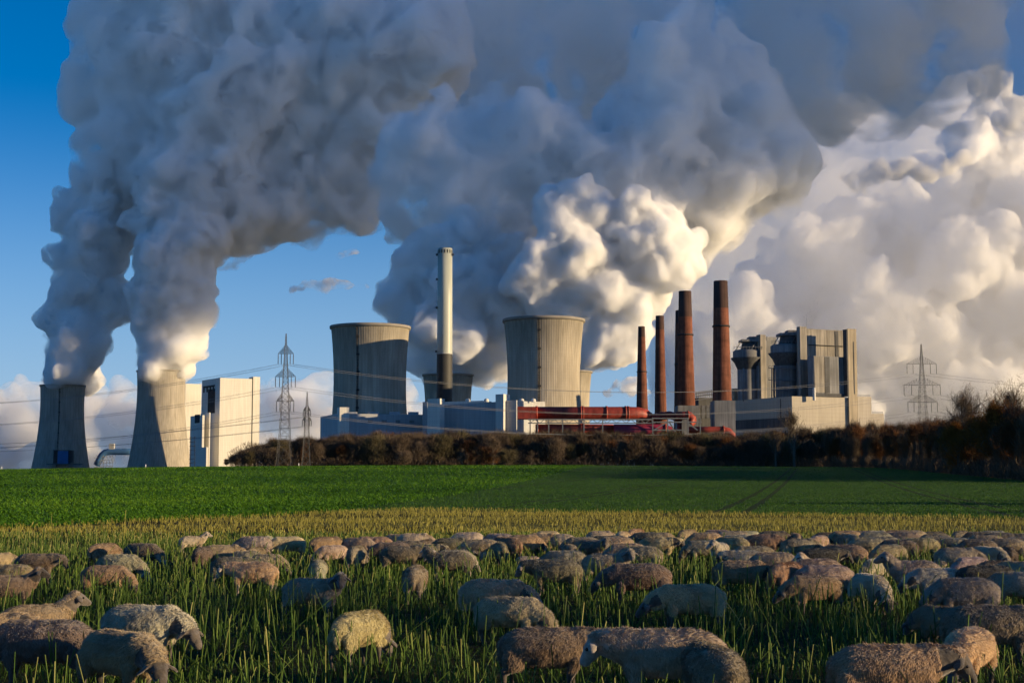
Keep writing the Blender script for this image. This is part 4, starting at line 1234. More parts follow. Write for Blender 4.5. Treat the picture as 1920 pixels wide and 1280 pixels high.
for (px, d, ytop, lab, v, w) in [(1805, 330, 724, 'tall bare tree rising left of two others above the rust belt', 0, 0.95), (1828, 345, 738, 'thinner bare tree tucked right beside the first tall one', 2, 0.6), (1858, 330, 732, 'tall slim bare tree with a narrow crown above the rust belt', 1, 0.8), (1905, 300, 714, 'tallest bare tree, broad crowned, at the right picture edge', 2, 1.05), (1950, 290, 716, 'tall bare tree cut by the right picture edge', 0, 0.9),
                             (1728, 400, 782, 'spreading leafless tree in front of the right pylon', 1, 1.0), (1705, 410, 790, 'low spreading leafless tree left of the right pylon', 2, 1.0), (1755, 385, 780, 'dark leafless tree right of the right pylon', 0, 0.9)]:
    x, y = A(px, d); base = HORIZON + (CAM_Z - float(gz(x, y))) / y * F
    place_tree('bare_tree', 'tall', x, y, (base - ytop) * mpp(d), lab, var=v, wide=w)
x, y = A(1797, 300); place_tree('orange_tree', 'orange', x, y, 11.5, 'brightest orange leaved tree in the right belt')
x, y = A(1868, 275); place_tree('orange_tree', 'orange', x, y, 14.5, 'big orange brown tree in the right belt below the tall bare ones', wide=1.1)
# pale stems inside the right belt
for i in range(26):
    px = 1700 + i * 3.2 + rt.uniform(-1.5, 1.5); d = np.interp(px, [1680, 1800], [412, 310]) - 3
    place_tree('young_birch', 'birch', PX(px, 880, d).x, d, rt.uniform(7, 9), 'slender pale young stem among many at the foot of the right belt', 'tree', 'pale young stems at the foot of the right belt', wide=0.5)
# hedgerow beside the pasture, right of the picture, that shades the flock
for i in range(25):
    y = -26 + i * 5.6 + rt.uniform(-2, 2); x = 60 + y * 0.18 + rt.uniform(-3, 3)
    k = rt.choice(['tall', 'tall', 'birch', 'woodr', 'birch'])
    place_tree('hedgerow_tree', k, x, y, (rt.uniform(8.5, 12.5) if y < 10 else rt.uniform(5.5, 8) if y < 20 else rt.uniform(4.5, 6) if y < 44 else rt.uniform(7, 9)), 'hedgerow tree outside the picture at right, shading the pasture', 'tree', 'hedgerow trees beside the pasture', wide=1.1)
# ------------------------------------------------------------------ sheep
def wool_mat(name, fleece):
    M = Mat(name, 1.0, 0.05)
    at = M.new('ShaderNodeAttribute', attribute_name='wool')
    tn = M.new('ShaderNodeAttribute', attribute_name='tone')
    oc = M.new('ShaderNodeObjectInfo')
    off = M.new('ShaderNodeVectorMath', operation='ADD'); M.L(M.coord('Object'), off.inputs[0])
    rv = M.new('ShaderNodeVectorMath', operation='SCALE'); rv.inputs[0].default_value = (37, 53, 71); M.L(oc.outputs['Random'], rv.inputs['Scale']); M.L(rv.outputs[0], off.inputs[1])
    co = off.outputs[0]
    big = M.noise(co, 2.2, 3); fine = M.noise(co, 22.0, 4, 0.7)
    dirt = M.ramp(big, [(0.34, (0.62, 0.55, 0.48)), (0.54, (1, 1, 1)), (0.75, (1.2, 1.17, 1.1))])
    grain = M.ramp(fine, [(0.3, (0.80, 0.79, 0.77)), (0.62, (1.06, 1.06, 1.06))])
    c = M.mix(1.0, M.mix(1.0, oc.outputs['Color'], dirt, 'MULTIPLY'), grain, 'MULTIPLY')
    c = M.mix(1.0, c, M.ramp(tn.outputs['Fac'], [(0.0, (0.6, 0.58, 0.55)), (1.0, (1.5, 1.5, 1.5))]), 'MULTIPLY')
    if not fleece:
        face = M.mix(oc.outputs['Alpha'], (0.030, 0.022, 0.017), (0.38, 0.32, 0.26))
        face = M.mix(1.0, face, M.ramp(M.noise(co, 9.0, 3), [(0.35, (0.6, 0.58, 0.55)), (0.6, (1.05, 1.05, 1.05))]), 'MULTIPLY')
        c = M.mix(at.outputs['Fac'], face, c)
    M.color(c)
    M.b.inputs['Sheen Weight'].default_value = 0.35
    M.b.inputs['Sheen Roughness'].default_value = 0.6
    if not fleece: M.bump(fine, 0.6, 0.02)
    return M.m
MAT_WOOL = wool_mat('sheep_coat', False)
MAT_FLEECE = wool_mat('sheep_fleece', True)
ME = Mat('sheep_eye', 0.15, 0.5); ME.color((0.012, 0.008, 0.005)); MAT_EYE = ME.m

def chain(cs, pts, radii, step=0.45, squash=None):
    for i in range(len(pts) - 1):
        a, b = Vector(pts[i]), Vector(pts[i + 1]); ra, rb = radii[i], radii[i + 1]
        n = max(2, int((b - a).length / (min(ra, rb) * step)) + 1)
        for k in range(n + 1):
            f = k / n; cs.append((a.lerp(b, f), ra + (rb - ra) * f))
POSES = {
    # neck end (poll), head direction, ear lift
    'graze':      dict(neck=[(0.36, 0, 0.58), (0.56, 0, 0.46), (0.68, 0, 0.30)], hd=(0.55, 0.0, -0.83)),
    'grazehigh':  dict(neck=[(0.36, 0, 0.60), (0.55, 0, 0.54), (0.68, -0.04, 0.46)], hd=(0.66, -0.22, -0.72)),
    'grazebend':  dict(neck=[(0.36, 0, 0.58), (0.54, -0.06, 0.45), (0.64, -0.15, 0.30)], hd=(0.35, -0.45, -0.82)),
    'low':        dict(neck=[(0.36, 0, 0.60), (0.54, 0, 0.63), (0.66, 0, 0.64)], hd=(0.56, -0.16, -0.81)),
    'stand':      dict(neck=[(0.36, 0, 0.60), (0.50, 0, 0.72), (0.60, 0, 0.86)], hd=(0.88, 0.0, -0.42)),
    'turn':       dict(neck=[(0.36, 0, 0.60), (0.50, -0.02, 0.70), (0.58, -0.06, 0.80)], hd=(0.30, -0.80, -0.62)),
    'rest':       dict(neck=[(0.36, 0, 0.60), (0.50, 0, 0.62), (0.62, 0, 0.60)], hd=(0.75, 0.3, -0.55)),
}
def build_sheep(pose, seed):
    P = POSES[pose]; rng = random.Random(seed)
    cs = []
    KX = [-.53, -.46, -.36, -.22, -.07, .08, .20, .31, .40, .46]
    KZ = [.55, .55, .55, .545, .54, .54, .545, .555, .57, .58]; KY = [.10, .165, .222, .255, .268, .265, .248, .212, .160, .10]; KR = [.12, .18, .222, .238, .242, .238, .232, .215, .165, .11]
    for x in np.linspace(-.53, .46, 34):
        cs.append(((float(x), 0, float(np.interp(x, KX, KZ))), (.10, float(np.interp(x, KX, KY)), float(np.interp(x, KX, KR)))))
    cs.append(((-.575, 0, .47), (.05, .055, .15)))                      # tail
    legs = []
    for sg in (-1, 1):
        o = rng.uniform(-.07, .07)
        chain(legs, [(.31, .11 * sg, .42), (.31 + o * .4, .115 * sg, .30), (.30 + o * .8, .115 * sg, .21), (.305 + o * 1.2, .115 * sg, .05), (.325 + o * 1.2, .115 * sg, .02)], [.095, .062, .036, .027, .036])
        o = rng.uniform(-.08, .08)
        cs.append(((-.42, .125 * sg, .42), (.145, .095, .18)))
        chain(legs, [(-.44, .125 * sg, .33), (-.515 + o * .6, .12 * sg, .23), (-.47 + o, .12 * sg, .06), (-.45 + o, .12 * sg, .02)], [.085, .040, .028, .036])
    nk = P['neck']; poll = Vector(nk[-1]); hd = Vector(P['hd']).normalized()
    neck = []
    chain(neck, nk, [.185, .155, .112], .35)
    head = []
    chain(head, [poll - hd * 0.01, poll + hd * 0.09, poll + hd * 0.18, poll + hd * 0.24], [.104, .098, .074, .058], .35)
    side = hd.cross(Vector((0, 0, 1))).normalized(); upv = side.cross(hd).normalized()
    V, Fc = ico(2); parts = []; wool = []
    def put(c, r, w, rot=None):
        rr = np.array(r if hasattr(r, '__len__') else (r, r, r))
        vv = V * rr
        if rot is not None: vv = vv @ np.array(rot).T
        parts.append(vv + np.array(c))
    for c, r in cs: put(c, r, 1)
    for c, r in legs + neck + head: put(c, r, 0)
    for sg in (-1, 1):                                                 # drooping ears
        ax = (side * sg * 0.74 - upv * 0.50 + hd * 0.30).normalized(); q = ax.to_track_quat('X', 'Z').to_matrix()
        put(poll + hd * 0.01 + side * sg * 0.085 + upv * 0.035 + ax * 0.075, (.108, .052, .020), 0, q)
    put(poll + hd * 0.24 - upv * 0.012, (.050, .054, .047), 0)
    vv = np.concatenate(parts); ff = np.concatenate([Fc + i * len(V) for i in range(len(parts))])
    ob = link(bpy.data.objects.new('sheep_body', np_mesh('sheep_body', vv, ff)))
    m = ob.modifiers.new('r', 'REMESH'); m.mode = 'VOXEL'; m.voxel_size = 0.0135
    m = ob.modifiers.new('s', 'SMOOTH'); m.factor = 0.5; m.iterations = 5
    m = ob.modifiers.new('d', 'DISPLACE'); m.texture = cell_tex(0.16, 'CLOUDS'); m.texture_coords = 'LOCAL'; m.strength = 0.035
    m = ob.modifiers.new('d', 'DISPLACE'); m.texture = cell_tex(0.05, 'CLOUDS'); m.texture_coords = 'LOCAL'; m.strength = 0.012
    apply_mods(ob)
    me = ob.data; bpy.data.objects.remove(ob)
    n = len(me.vertices); co = np.empty(n * 3, np.float32); me.vertices.foreach_get('co', co); co = co.reshape(-1, 3)
    h0 = np.array(poll); hv = np.array(hd)
    t = (co - h0) @ hv; rad = np.linalg.norm((co - h0) - t[:, None] * hv, axis=1)
    facev = smooth01(0.0, 0.05, t + 0.01) * (rad < 0.21) * (np.linalg.norm(co - h0, axis=1) < 0.36)
    eard = np.abs((co - h0) @ np.array(side)); earv = (eard > 0.11) & (np.linalg.norm(co - h0, axis=1) < 0.26) & (t < 0.14)
    facev = np.maximum(facev, earv)
    legv = 1 - smooth01(0.24, 0.32, co[:, 2]); 
    if pose.startswith('graze'): legv = legv * (np.linalg.norm(co - h0, axis=1) > 0.2)
    w = 1 - np.maximum(facev, legv)
    at = me.attributes.new('wool', 'FLOAT', 'POINT'); at.data.foreach_set('value', w.astype(np.float32))
    at = me.attributes.new('tone', 'FLOAT', 'POINT'); at.data.foreach_set('value', np.full(n, 0.40, np.float32))
    me.materials.clear(); me.materials.append(MAT_WOOL); me.polygons.foreach_set('use_smooth', np.ones(len(me.polygons), bool))
    # fleece: many small locks that hang backwards and down
    nr = np.random.RandomState(seed)
    me.calc_loop_triangles()
    tri = np.empty(len(me.loop_triangles) * 3, np.int32); me.loop_triangles.foreach_get('vertices', tri); tri = tri.reshape(-1, 3)
    A, B, D = co[tri[:, 0]], co[tri[:, 1]], co[tri[:, 2]]
    nrm = np.cross(B - A, D - A); ar = np.linalg.norm(nrm, axis=1); nrm /= ar[:, None] + 1e-9
    wt = w[tri].mean(1); pr = ar * (wt > 0.6); pr /= pr.sum()
    N = 30000
    j = nr.choice(len(tri), N, p=pr); u = nr.uniform(0, 1, (N, 2)); fl = u.sum(1) > 1; u[fl] = 1 - u[fl]
    p = A[j] + (B[j] - A[j]) * u[:, :1] + (D[j] - A[j]) * u[:, 1:]; nn = nrm[j]
    cell = np.floor(p * np.array([9.0, 9.0, 7.0]) + 40).astype(int); hsh = (cell[:, 0] * 73856093 ^ cell[:, 1] * 19349663 ^ cell[:, 2] * 83492791) % 1000
    tab = nr.normal(0, 0.22, (1000, 3))
    flow = np.array([-0.40, 0, -1.0]) + tab[hsh]
    flow -= (flow * nn).sum(1)[:, None] * nn; flow /= np.linalg.norm(flow, axis=1)[:, None] + 1e-6
    d = nn * nr.uniform(0.22, 0.65, (N, 1)) + flow * 0.85 + nr.normal(0, 0.12, (N, 3)); d /= np.linalg.norm(d, axis=1)[:, None]
    s = np.cross(d, nn + nr.normal(0, .3, (N, 3))); s /= np.linalg.norm(s, axis=1)[:, None] + 1e-6
    L = nr.uniform(0.022, 0.055, (N, 1)); wd = nr.uniform(0.003, 0.0065, (N, 1))
    p = p - nn * 0.004
    Vf = np.stack([p - s * wd, p + s * wd, p + d * L], 1).reshape(-1, 3)
    tone = np.repeat(np.clip(0.52 + 0.12 * nr.uniform(0, 1, 1000)[hsh] + nr.normal(0, 0.05, N), 0, 1), 3).astype(np.float32); tone[2::3] = np.clip(tone[2::3] + 0.14, 0, 1)
    fm = np_mesh('fleece', Vf, np.arange(3 * N).reshape(-1, 3), MAT_FLEECE, {'tone': tone})
    eyes = []
    for sg in (-1, 1): eyes.append(poll + hd * 0.105 + side * sg * 0.080 + upv * 0.036)
    return dict(body=me, fleece=fm, eyes=eyes)
eb = MB(); V, Fc = ico(2); eb.add(V * 0.019, [tuple(f) for f in Fc], True); EYE = eb.mesh('eye'); EYE.materials.append(MAT_EYE)
SHEEP = {k: [build_sheep(k, 10 * i + s) for s in range(2 if k in ('graze', 'low') else 1)] for i, k in enumerate(POSES)}
rs = random.Random(8)
PALETTE = {'cream': (0.57, 0.49, 0.35), 'pale': (0.45, 0.395, 0.30), 'tan': (0.46, 0.345, 0.205), 'grey': (0.36, 0.295, 0.21), 'brown': (0.31, 0.215, 0.125), 'dark': (0.185, 0.142, 0.100), 'black': (0.035, 0.030, 0.028)}
GROUP = 'sheep of the grazing flock'
nsheep = 0
def sheep(cx, ytop, head, pose, sc, tone, face, label):
    """cx, ytop: middle of the back in the photograph; head: heading in degrees, 0 = right, 90 = away; sc: size"""
    global nsheep
    sc *= float(np.interp(ytop, [985, 1030, 1110, 1200], [0.84, 0.89, 0.94, 0.94]))
    dist = (CAM_Z - 0.79 * sc) * F / (ytop - HORIZON)
    q = PX(cx, ytop, dist)
    if pose == 'graze' and rs.random() < 0.45: pose = 'grazehigh'
    v = SHEEP[pose]; v = v[rs.randrange(len(v))]
    z = float(gz(q.x, dist))
    t = bpy.data.objects.new('sheep', v['body']); link(t)
    t.location = (q.x, dist, z - 0.01); t.rotation_euler = (0, 0, R(head + rs.uniform(-4, 4)))
    fat = rs.uniform(0.94, 1.08)
    t.scale = (sc, sc * fat, sc)
    c = [k * rs.uniform(0.9, 1.1) for k in PALETTE[tone]]
    t.color = (*c, face)
    tag(t, label, 'sheep', GROUP)
    f = link(bpy.data.objects.new('fleece', v['fleece']), t); f.color = t.color
    if dist < 46:
        for e in v['eyes']:
            o = link(bpy.data.objects.new('eye', EYE), t); o.location = e
    nsheep += 1
FLOCK = [
 # --- left part
 (72, 1032, -4, 'low', 1.0, 'dark', .1, 'dark sheep standing alone at left with its ear drooping over a dark face'),
 (196, 1017, 58, 'graze', .95, 'brown', .2, 'brown sheep seen from behind beside the first of the left grazing trio'),
 (268, 1017, -14, 'graze', 1.0, 'dark', .8, 'dark backed sheep with a pale lit muzzle, rear one of the left trio'),
 (226, 1033, -10, 'graze', 1.0, 'grey', .5, 'sheep with a wrinkled woolly neck in the middle of the left trio'),
 (200, 1051, -3, 'graze', .95, 'brown', .1, 'warm brown sheep nearest of the left trio, its head hidden by stems'),
 (18, 1049, 178, 'graze', 1.0, 'brown', .2, 'brown sheep half cut by the left edge behind a dark headed one'),
 (22, 1069, 4, 'stand', .92, 'brown', .05, 'sheep at the left edge stretching its dark muzzle to the right'),
 (-8, 1032, 20, 'graze', .9, 'tan', .3, 'sliver of a tan sheep at the left edge, highest up'),
 (70, 1129, 38, 'stand', .95, 'brown', .2, 'brown sheep with raised round head and dark ear, in front left'),
 (-10, 1146, 0, 'low', .9, 'tan', .05, 'sheep cut by the left edge with a dark face beside the big dark one'),
 (272, 1128, -18, 'graze', 1.08, 'pale', .2, 'big pale grey sheep grazing with ringed neck folds, front left'),
 (80, 1156, 182, 'graze', 1.12, 'dark', .1, 'big dark brown sheep at the lower left corner'),
 (228, 1174, -38, 'graze', 1.08, 'brown', .1, 'round brown sheep nearest of all at lower left, rump to the camera'),
 # --- left middle
 (362, 1003, 18, 'stand', .80, 'cream', .9, 'small cream lamb standing apart in full sun, legs visible'),
 (385, 1022, 78, 'graze', .95, 'dark', .1, 'dark sheep seen from behind below the cream lamb'),
 (418, 1019, 5, 'graze', 1.0, 'tan', .3, 'tan sheep with lit back right behind the dark rump'),
 (440, 1038, 3, 'graze', .98, 'dark', .2, 'dark sheep hidden behind the pale faced one, only its back in view'),
 (476, 1005, 185, 'graze', 1.0, 'pale', .4, 'pale sheep with a shaded rump beside a round cream one'),
 (503, 1004, 96, 'graze', .92, 'cream', .4, 'round cream sheep seen from behind with a shaded lower half'),
 (472, 1047, 180, 'low', 1.0, 'tan', .85, 'cream faced brown sheep looking left in the tall stems'),
 (480, 1024, 70, 'graze', .75, 'brown', .1, 'small chocolate brown sheep between pale backs'),
 (462, 1030, 180, 'graze', .8, 'grey', .3, 'small grey back left below the chocolate one'),
 (502, 1035, 0, 'graze', .8, 'grey', .2, 'small grey back right above the pale faced sheep'),
 (540, 1005, 202, 'graze', .98, 'cream', .5, 'cream sheep with sunlit back and shadow across its belly'),
 (612, 1004, 35, 'graze', 1.02, 'brown', .2, 'shaggy brown sheep with a lit flank behind a pale one bending left'),
 (624, 1019, 214, 'grazebend', .86, 'pale', .1, 'pale round sheep bending its dark head to the left'),
 (597, 1045, 98, 'graze', .88, 'pale', .3, 'pale bluish rump behind the sheep that faces the camera'),
 (588, 1079, -18, 'turn', 1.0, 'grey', .16, 'sheep standing side on with its brown face turned to the camera'),
 (672, 1005, -12, 'graze', .98, 'grey', .3, 'dark sheep with a bright shaggy lit shoulder'),
 (706, 1003, 176, 'low', .90, 'tan', .15, 'orange lit sheep with small dark face behind the shaggy shouldered one'),
 (669, 1020, 84, 'graze', .98, 'grey', .2, 'sheep from behind, half grey and half lit, left of the dark cluster'),
 (735, 1012, 192, 'graze', 1.0, 'dark', .1, 'dark sheep with its head low at left of the dark cluster'),
 (763, 1009, 0, 'graze', 1.0, 'dark', .2, 'dark backed sheep in the middle of the dark cluster'),
 (755, 1019, -2, 'graze', 1.04, 'dark', .1, 'broad charcoal sheep nearest in the dark cluster'),
 (749, 998, 175, 'graze', .9, 'grey', .2, 'grey back just left of the brightest cream sheep'),
 (778, 996, -5, 'graze', 1.02, 'cream', .6, 'brightest cream sheep at the back of the dark cluster'),
 (797, 1007, 80, 'graze', .85, 'dark', .1, 'small dark back between the cream sheep and a dark faced one'),
 (803, 1015, -8, 'low', .88, 'grey', .1, 'grey sheep with a dark face looking right over a long dark back'),
 (846, 1003, -2, 'graze', 1.05, 'dark', .1, 'long charcoal sheep behind the one with the white blaze'),
 (842, 1031, 180, 'turn', 1.0, 'dark', .75, 'dark sheep with white blazed face turned to the camera'),
 (852, 1026, 12, 'graze', .9, 'pale', .4, 'thin strip of a pale back right above the white blazed sheep'),
 (779, 1059, 92, 'graze', 1.0, 'grey', .2, 'grey sheep seen straight from behind below the white blazed one'),
 # --- middle
 (877, 994, 178, 'graze', 1.0, 'cream', .7, 'cream sheep lit from the right, farthest left of the sunny back row'),
 (900, 1005, 184, 'graze', 1.08, 'grey', .2, 'large blue grey sheep behind the pale lamb with a dark face'),
 (916, 1020, 196, 'low', .74, 'pale', .1, 'pale lamb with a dark face in front of the large grey sheep'),
 (933, 1009, 112, 'graze', .98, 'grey', .2, 'grey brown rump right behind the pale lamb'),
 (936, 996, 170, 'graze', .95, 'pale', .4, 'pale back with a sunny edge left of the brown shaggy ones'),
 (950, 1001, 146, 'graze', 1.0, 'brown', .2, 'brown sheep with a lit thigh left of the orange shaggy one'),
 (984, 997, -6, 'graze', 1.04, 'tan', .15, 'orange shaggy sheep with ragged shaded belly'),
 (1016, 995, -14, 'graze', 1.04, 'tan', .15, 'tan sheep stretching down to graze in the sunny back row'),
 (1027, 993, 20, 'graze', .9, 'cream', .3, 'sliver of a pale back between two sunny sheep'),
 (1048, 996, 172, 'graze', 1.02, 'cream', .4, 'sunlit cream sheep at the right end of the sunny back row'),
 (988, 1036, 0, 'rest', .52, 'pale', .3, 'little pale lamb almost hidden among the stems'),
 (1092, 1001, 184, 'graze', .98, 'grey', .3, 'grey sheep with a sun touched shoulder right of the sunny back row'),
 (1068, 1014, 100, 'graze', .95, 'grey', .2, 'rounded grey rump above the big blue grey back'),
 (1058, 1029, 176, 'graze', 1.0, 'grey', .2, 'blue grey back behind the sheep that looks left'),
 (1038, 1049, 180, 'low', 1.04, 'dark', .35, 'dark blue grey sheep standing and looking left, head clear of the stems'),
 (1126, 993, 4, 'graze', .9, 'cream', .4, 'small lit back at the far side left of a sunny rump'),
 (1140, 999, 180, 'graze', 1.0, 'dark', .2, 'dark back before the sunny rump'),
 (1168, 993, 74, 'graze', .98, 'cream', .4, 'sunny cream rump standing above its neighbours'),
 (1156, 1001, 188, 'graze', 1.0, 'tan', .2, 'brown sheep in front of the sunny cream rump'),
 (1112, 1007, -42, 'turn', 1.0, 'dark', .22, 'dark grey sheep with head raised and one ear out, looking right'),
 (1193, 989, 60, 'graze', .95, 'tan', .3, 'reddish brown rump at the very back right of the sunny rump'),
 (1212, 994, 180, 'graze', 1.0, 'dark', .2, 'dark long back below the reddish rump'),
 (1236, 995, 172, 'graze', .95, 'tan', .3, 'back with one orange lit end above the sandy sheep'),
 (1190, 1004, 90, 'graze', .72, 'pale', .4, 'little pale rump beside the sandy ruffled sheep'),
 (1175, 1013, 182, 'graze', 1.02, 'grey', .2, 'blue grey sheep behind the rump shown in three quarter view'),
 (1235, 1002, -8, 'low', 1.08, 'tan', .12, 'sandy ruffled sheep with drooping dark face, looking right'),
 (1200, 1019, 168, 'graze', 1.04, 'grey', .2, 'blue grey sheep in three quarter rear view above the dark brown one'),
 (1138, 1036, -6, 'turn', 1.02, 'grey', .35, 'blue grey sheep twisting its speckled head over the dark brown back'),
 (1195, 1055, 180, 'graze', 1.14, 'dark', .1, 'large very dark brown sheep grazing left in the middle of the pasture'),
 (1290, 990, 50, 'graze', 1.0, 'tan', .2, 'brown sheep alone at the back with a shadow on its leg'),
 (1322, 995, 186, 'graze', 1.04, 'tan', .2, 'tan back sloping left beside the lone brown one'),
 (1345, 990, 176, 'graze', .95, 'grey', .2, 'grey back at the very back above the tan slope'),
 (1368, 992, 6, 'low', .9, 'grey', .7, 'sheep with a small pale head at the back, right of two low backs'),
 (1404, 992, 10, 'graze', .85, 'cream', .4, 'little sunlit hump alone at the back right of the pale head'),
 (1450, 993, 0, 'graze', 1.0, 'dark', .2, 'dark sheep at the back touching an orange lit rump'),
 (1492, 997, 86, 'graze', .88, 'tan', .2, 'orange lit rump at the right end of a dark back'),
 (1318, 1009, 182, 'graze', 1.0, 'grey', .05, 'grey back with a black face peeping below its left end'),
 (1350, 1014, 248, 'turn', .98, 'pale', .95, 'pale sheep facing the camera with white face and ears held out'),
 (1372, 1004, 150, 'graze', .98, 'tan', .2, 'tan rump behind the white faced sheep'),
 (1384, 1000, 178, 'graze', .95, 'pale', .4, 'long pale back above the tan rump'),
 (1396, 1005, 176, 'graze', .95, 'pale', .4, 'pale flank squeezed behind the sunny necked brown sheep'),
 (1432, 1000, -16, 'graze', 1.08, 'brown', .2, 'brown sheep with sunny neck grazing down to the right'),
 (1457, 1006, 70, 'graze', .78, 'tan', .2, 'small orange rump hugging the sunny necked brown sheep'),
 (1414, 1020, 180, 'graze', 1.0, 'grey', .1, 'grey brown back above a pale sheep with dark head'),
 (1397, 1028, 182, 'low', .98, 'pale', .08, 'pale sheep with a dark head turned left above the shaggy brown one'),
 (1450, 1031, 182, 'graze', 1.02, 'grey', .2, 'long grey back left of the black patched white face'),
 (1390, 1048, -8, 'graze', 1.06, 'brown', .1, 'shaggy brown sheep with a bristly lit back, right of the dark brown one'),
 (1472, 1050, 52, 'graze', 1.06, 'brown', .1, 'tall brown sheep seen from behind with its legs showing'),
 (1503, 1038, 262, 'turn', .98, 'pale', .97, 'white face with black patches looking out between two brown backs'),
 (1530, 1042, 182, 'graze', 1.02, 'grey', .2, 'grey brown back right of the white face with black patches'),
 (1548, 1054, 190, 'graze', 1.02, 'grey', .2, 'grey sheep standing behind a lower dark brown one'),
 (1526, 1074, 196, 'graze', .98, 'brown', .1, 'low dark brown sheep overlapping the grey one, left of the pale front grazer'),
 # --- right back rows
 (1499, 1008, 0, 'graze', .98, 'grey', .3, 'plain grey back left of a pale hump, right of a small orange rump'),
 (1536, 1003, 230, 'graze', .9, 'pale', .4, 'pale hump touching the plain grey back'),
 (1552, 995, 0, 'graze', .88, 'dark', .1, 'small dark back standing alone left of the big right group'),
 (1585, 993, 182, 'graze', 1.02, 'tan', .3, 'sheep with a sun touched top at the left end of the far right row'),
 (1575, 999, 90, 'graze', .9, 'tan', .2, 'tan rump pressed against a rounder pale one'),
 (1593, 1000, 110, 'graze', .95, 'pale', .3, 'rounder pale rump right of the tan one'),
 (1618, 993, 178, 'graze', 1.0, 'grey', .3, 'grey back at the far right row, before a bright sliver'),
 (1641, 991, 0, 'graze', .9, 'cream', .5, 'bright sliver of back, sunniest of the far right row'),
 (1640, 996, 184, 'graze', 1.04, 'grey', .2, 'grey brown back with warm rump below the bright sliver'),
 (1664, 994, 100, 'graze', .92, 'tan', .2, 'orange sided rump in the middle of the far right row'),
 (1696, 996, -6, 'graze', 1.02, 'grey', .3, 'grey sheep grazing right beside the orange sided rump'),
 (1708, 992, 174, 'graze', 1.02, 'cream', .4, 'creamy back with warm rump at the right of the far row'),
 (1682, 990, 0, 'graze', .9, 'brown', .2, 'brown sliver of back behind the creamy one'),
 (1540, 1024, 2, 'low', 1.04, 'black', .02, 'nearly black sheep looking right with its black head, before grey backs'),
 (1582, 1018, 164, 'graze', 1.06, 'brown', .2, 'grey brown sheep just behind the nearly black one'),
 (1626, 1008, 186, 'graze', 1.02, 'grey', .2, 'ruffled grey sheep right above the grey brown one'),
 (1655, 1006, 178, 'graze', 1.0, 'grey', .2, 'long low back between the ruffled grey sheep and a dark one'),
 (1684, 1011, 172, 'graze', 1.0, 'dark', .2, 'dark sheep with warm rump, right of the ruffled grey one'),
 (1667, 1019, 206, 'graze', .98, 'grey', .2, 'grey sheep behind the one that raises its head to the left'),
 (1640, 1041, 238, 'grazebend', .92, 'pale', .3, 'light grey sheep bowing to the camera under a raised head'),
 (1712, 1043, 180, 'stand', 1.08, 'grey', .45, 'shaggy dark grey sheep with head held high, looking left'),
 (1630, 1070, 282, 'graze', 1.0, 'pale', .2, 'pale woolly sheep grazing straight towards the camera'),
 (1726, 1008, 184, 'graze', 1.0, 'tan', .2, 'tan grey back just right of the dark sheep with warm rump'),
 (1762, 1005, 180, 'graze', 1.0, 'grey', .2, 'long grey back in the right middle row, before a lighter woolly one'),
 (1792, 1008, 186, 'graze', .98, 'grey', .3, 'lighter woolly back in the right middle row'),
 (1755, 1000, 0, 'graze', 1.0, 'grey', .2, 'flat grey back at the far side above the right middle row'),
 (1750, 993, 20, 'graze', .88, 'dark', .1, 'dark blob of a sheep at the far side, right of the far row'),
 (1802, 992, 50, 'graze', .95, 'grey', .2, 'grey brown rounded sheep at the far side, left of a long dark back'),
 (1836, 994, 184, 'graze', 1.02, 'dark', .2, 'long dark back at the far side, right of a rounded one'),
 (1862, 992, 0, 'graze', .9, 'pale', .3, 'pale sliver behind the long dark far back'),
 (1877, 996, 182, 'graze', .98, 'dark', .1, 'dark back at the far right, lower than the pale sliver'),
 (1912, 997, 180, 'graze', .95, 'dark', .1, 'dark back at the far right cut by the picture edge'),
 (1850, 1002, 178, 'graze', 1.0, 'tan', .2, 'tan back in the right corner of the flock, before dark ones'),
 (1832, 1010, 182, 'graze', 1.02, 'dark', .2, 'dark mottled back before the tan one at right'),
 (1887, 1008, 176, 'graze', 1.02, 'grey', .2, 'grey brown sheep right of the dark mottled back'),
 (1916, 1004, 182, 'graze', 1.0, 'grey', .2, 'grey back cut by the right edge above the grey brown sheep'),
 (1795, 1023, -4, 'graze', 1.02, 'grey', .2, 'smooth grey sheep side on, left of a pale ruffled back'),
 (1852, 1022, 304, 'graze', .98, 'pale', .3, 'pale ruffled back, right of the smooth grey sheep'),
 (1890, 1022, 80, 'graze', .98, 'dark', .1, 'dark round rump right of the pale ruffled back'),
 (1822, 1038, 200, 'graze', .92, 'pale', .3, 'pale hump peeping over the long black brown back'),
 (1874, 1043, 0, 'graze', .95, 'dark', .2, 'dark hump at right above the long black brown back'),
 (1915, 1044, 150, 'graze', .98, 'grey', .2, 'grey flank cut by the right edge, above a blue grey rump'),
 (1848, 1051, 2, 'graze', 1.14, 'black', .05, 'long black brown sheep at right behind two grey ones'),
 (1758, 1057, 190, 'graze', 1.04, 'pale', .2, 'rounded pale blue grey sheep left of the long black brown one'),
 (1806, 1076, 184, 'graze', 1.08, 'grey', .2, 'shaggy grey sheep with bristling back grazing left, at right'),
 (1908, 1063, 160, 'graze', 1.04, 'grey', .2, 'blue grey rump cut by the right edge'),
 # --- front
 (1774, 1130, 130, 'graze', .92, 'brown', .1, 'small brown sheep tucked left of the large dark one at right'),
 (1858, 1127, -6, 'graze', 1.12, 'dark', .1, 'large dark sheep at the right edge grazing to the right'),
 (1816, 1168, 236, 'graze', 1.0, 'tan', .2, 'tan sheep behind the big brown one at the bottom right'),
 (1668, 1193, 0, 'low', 1.12, 'brown', .1, 'biggest brown sheep at the bottom right, seen from the side'),
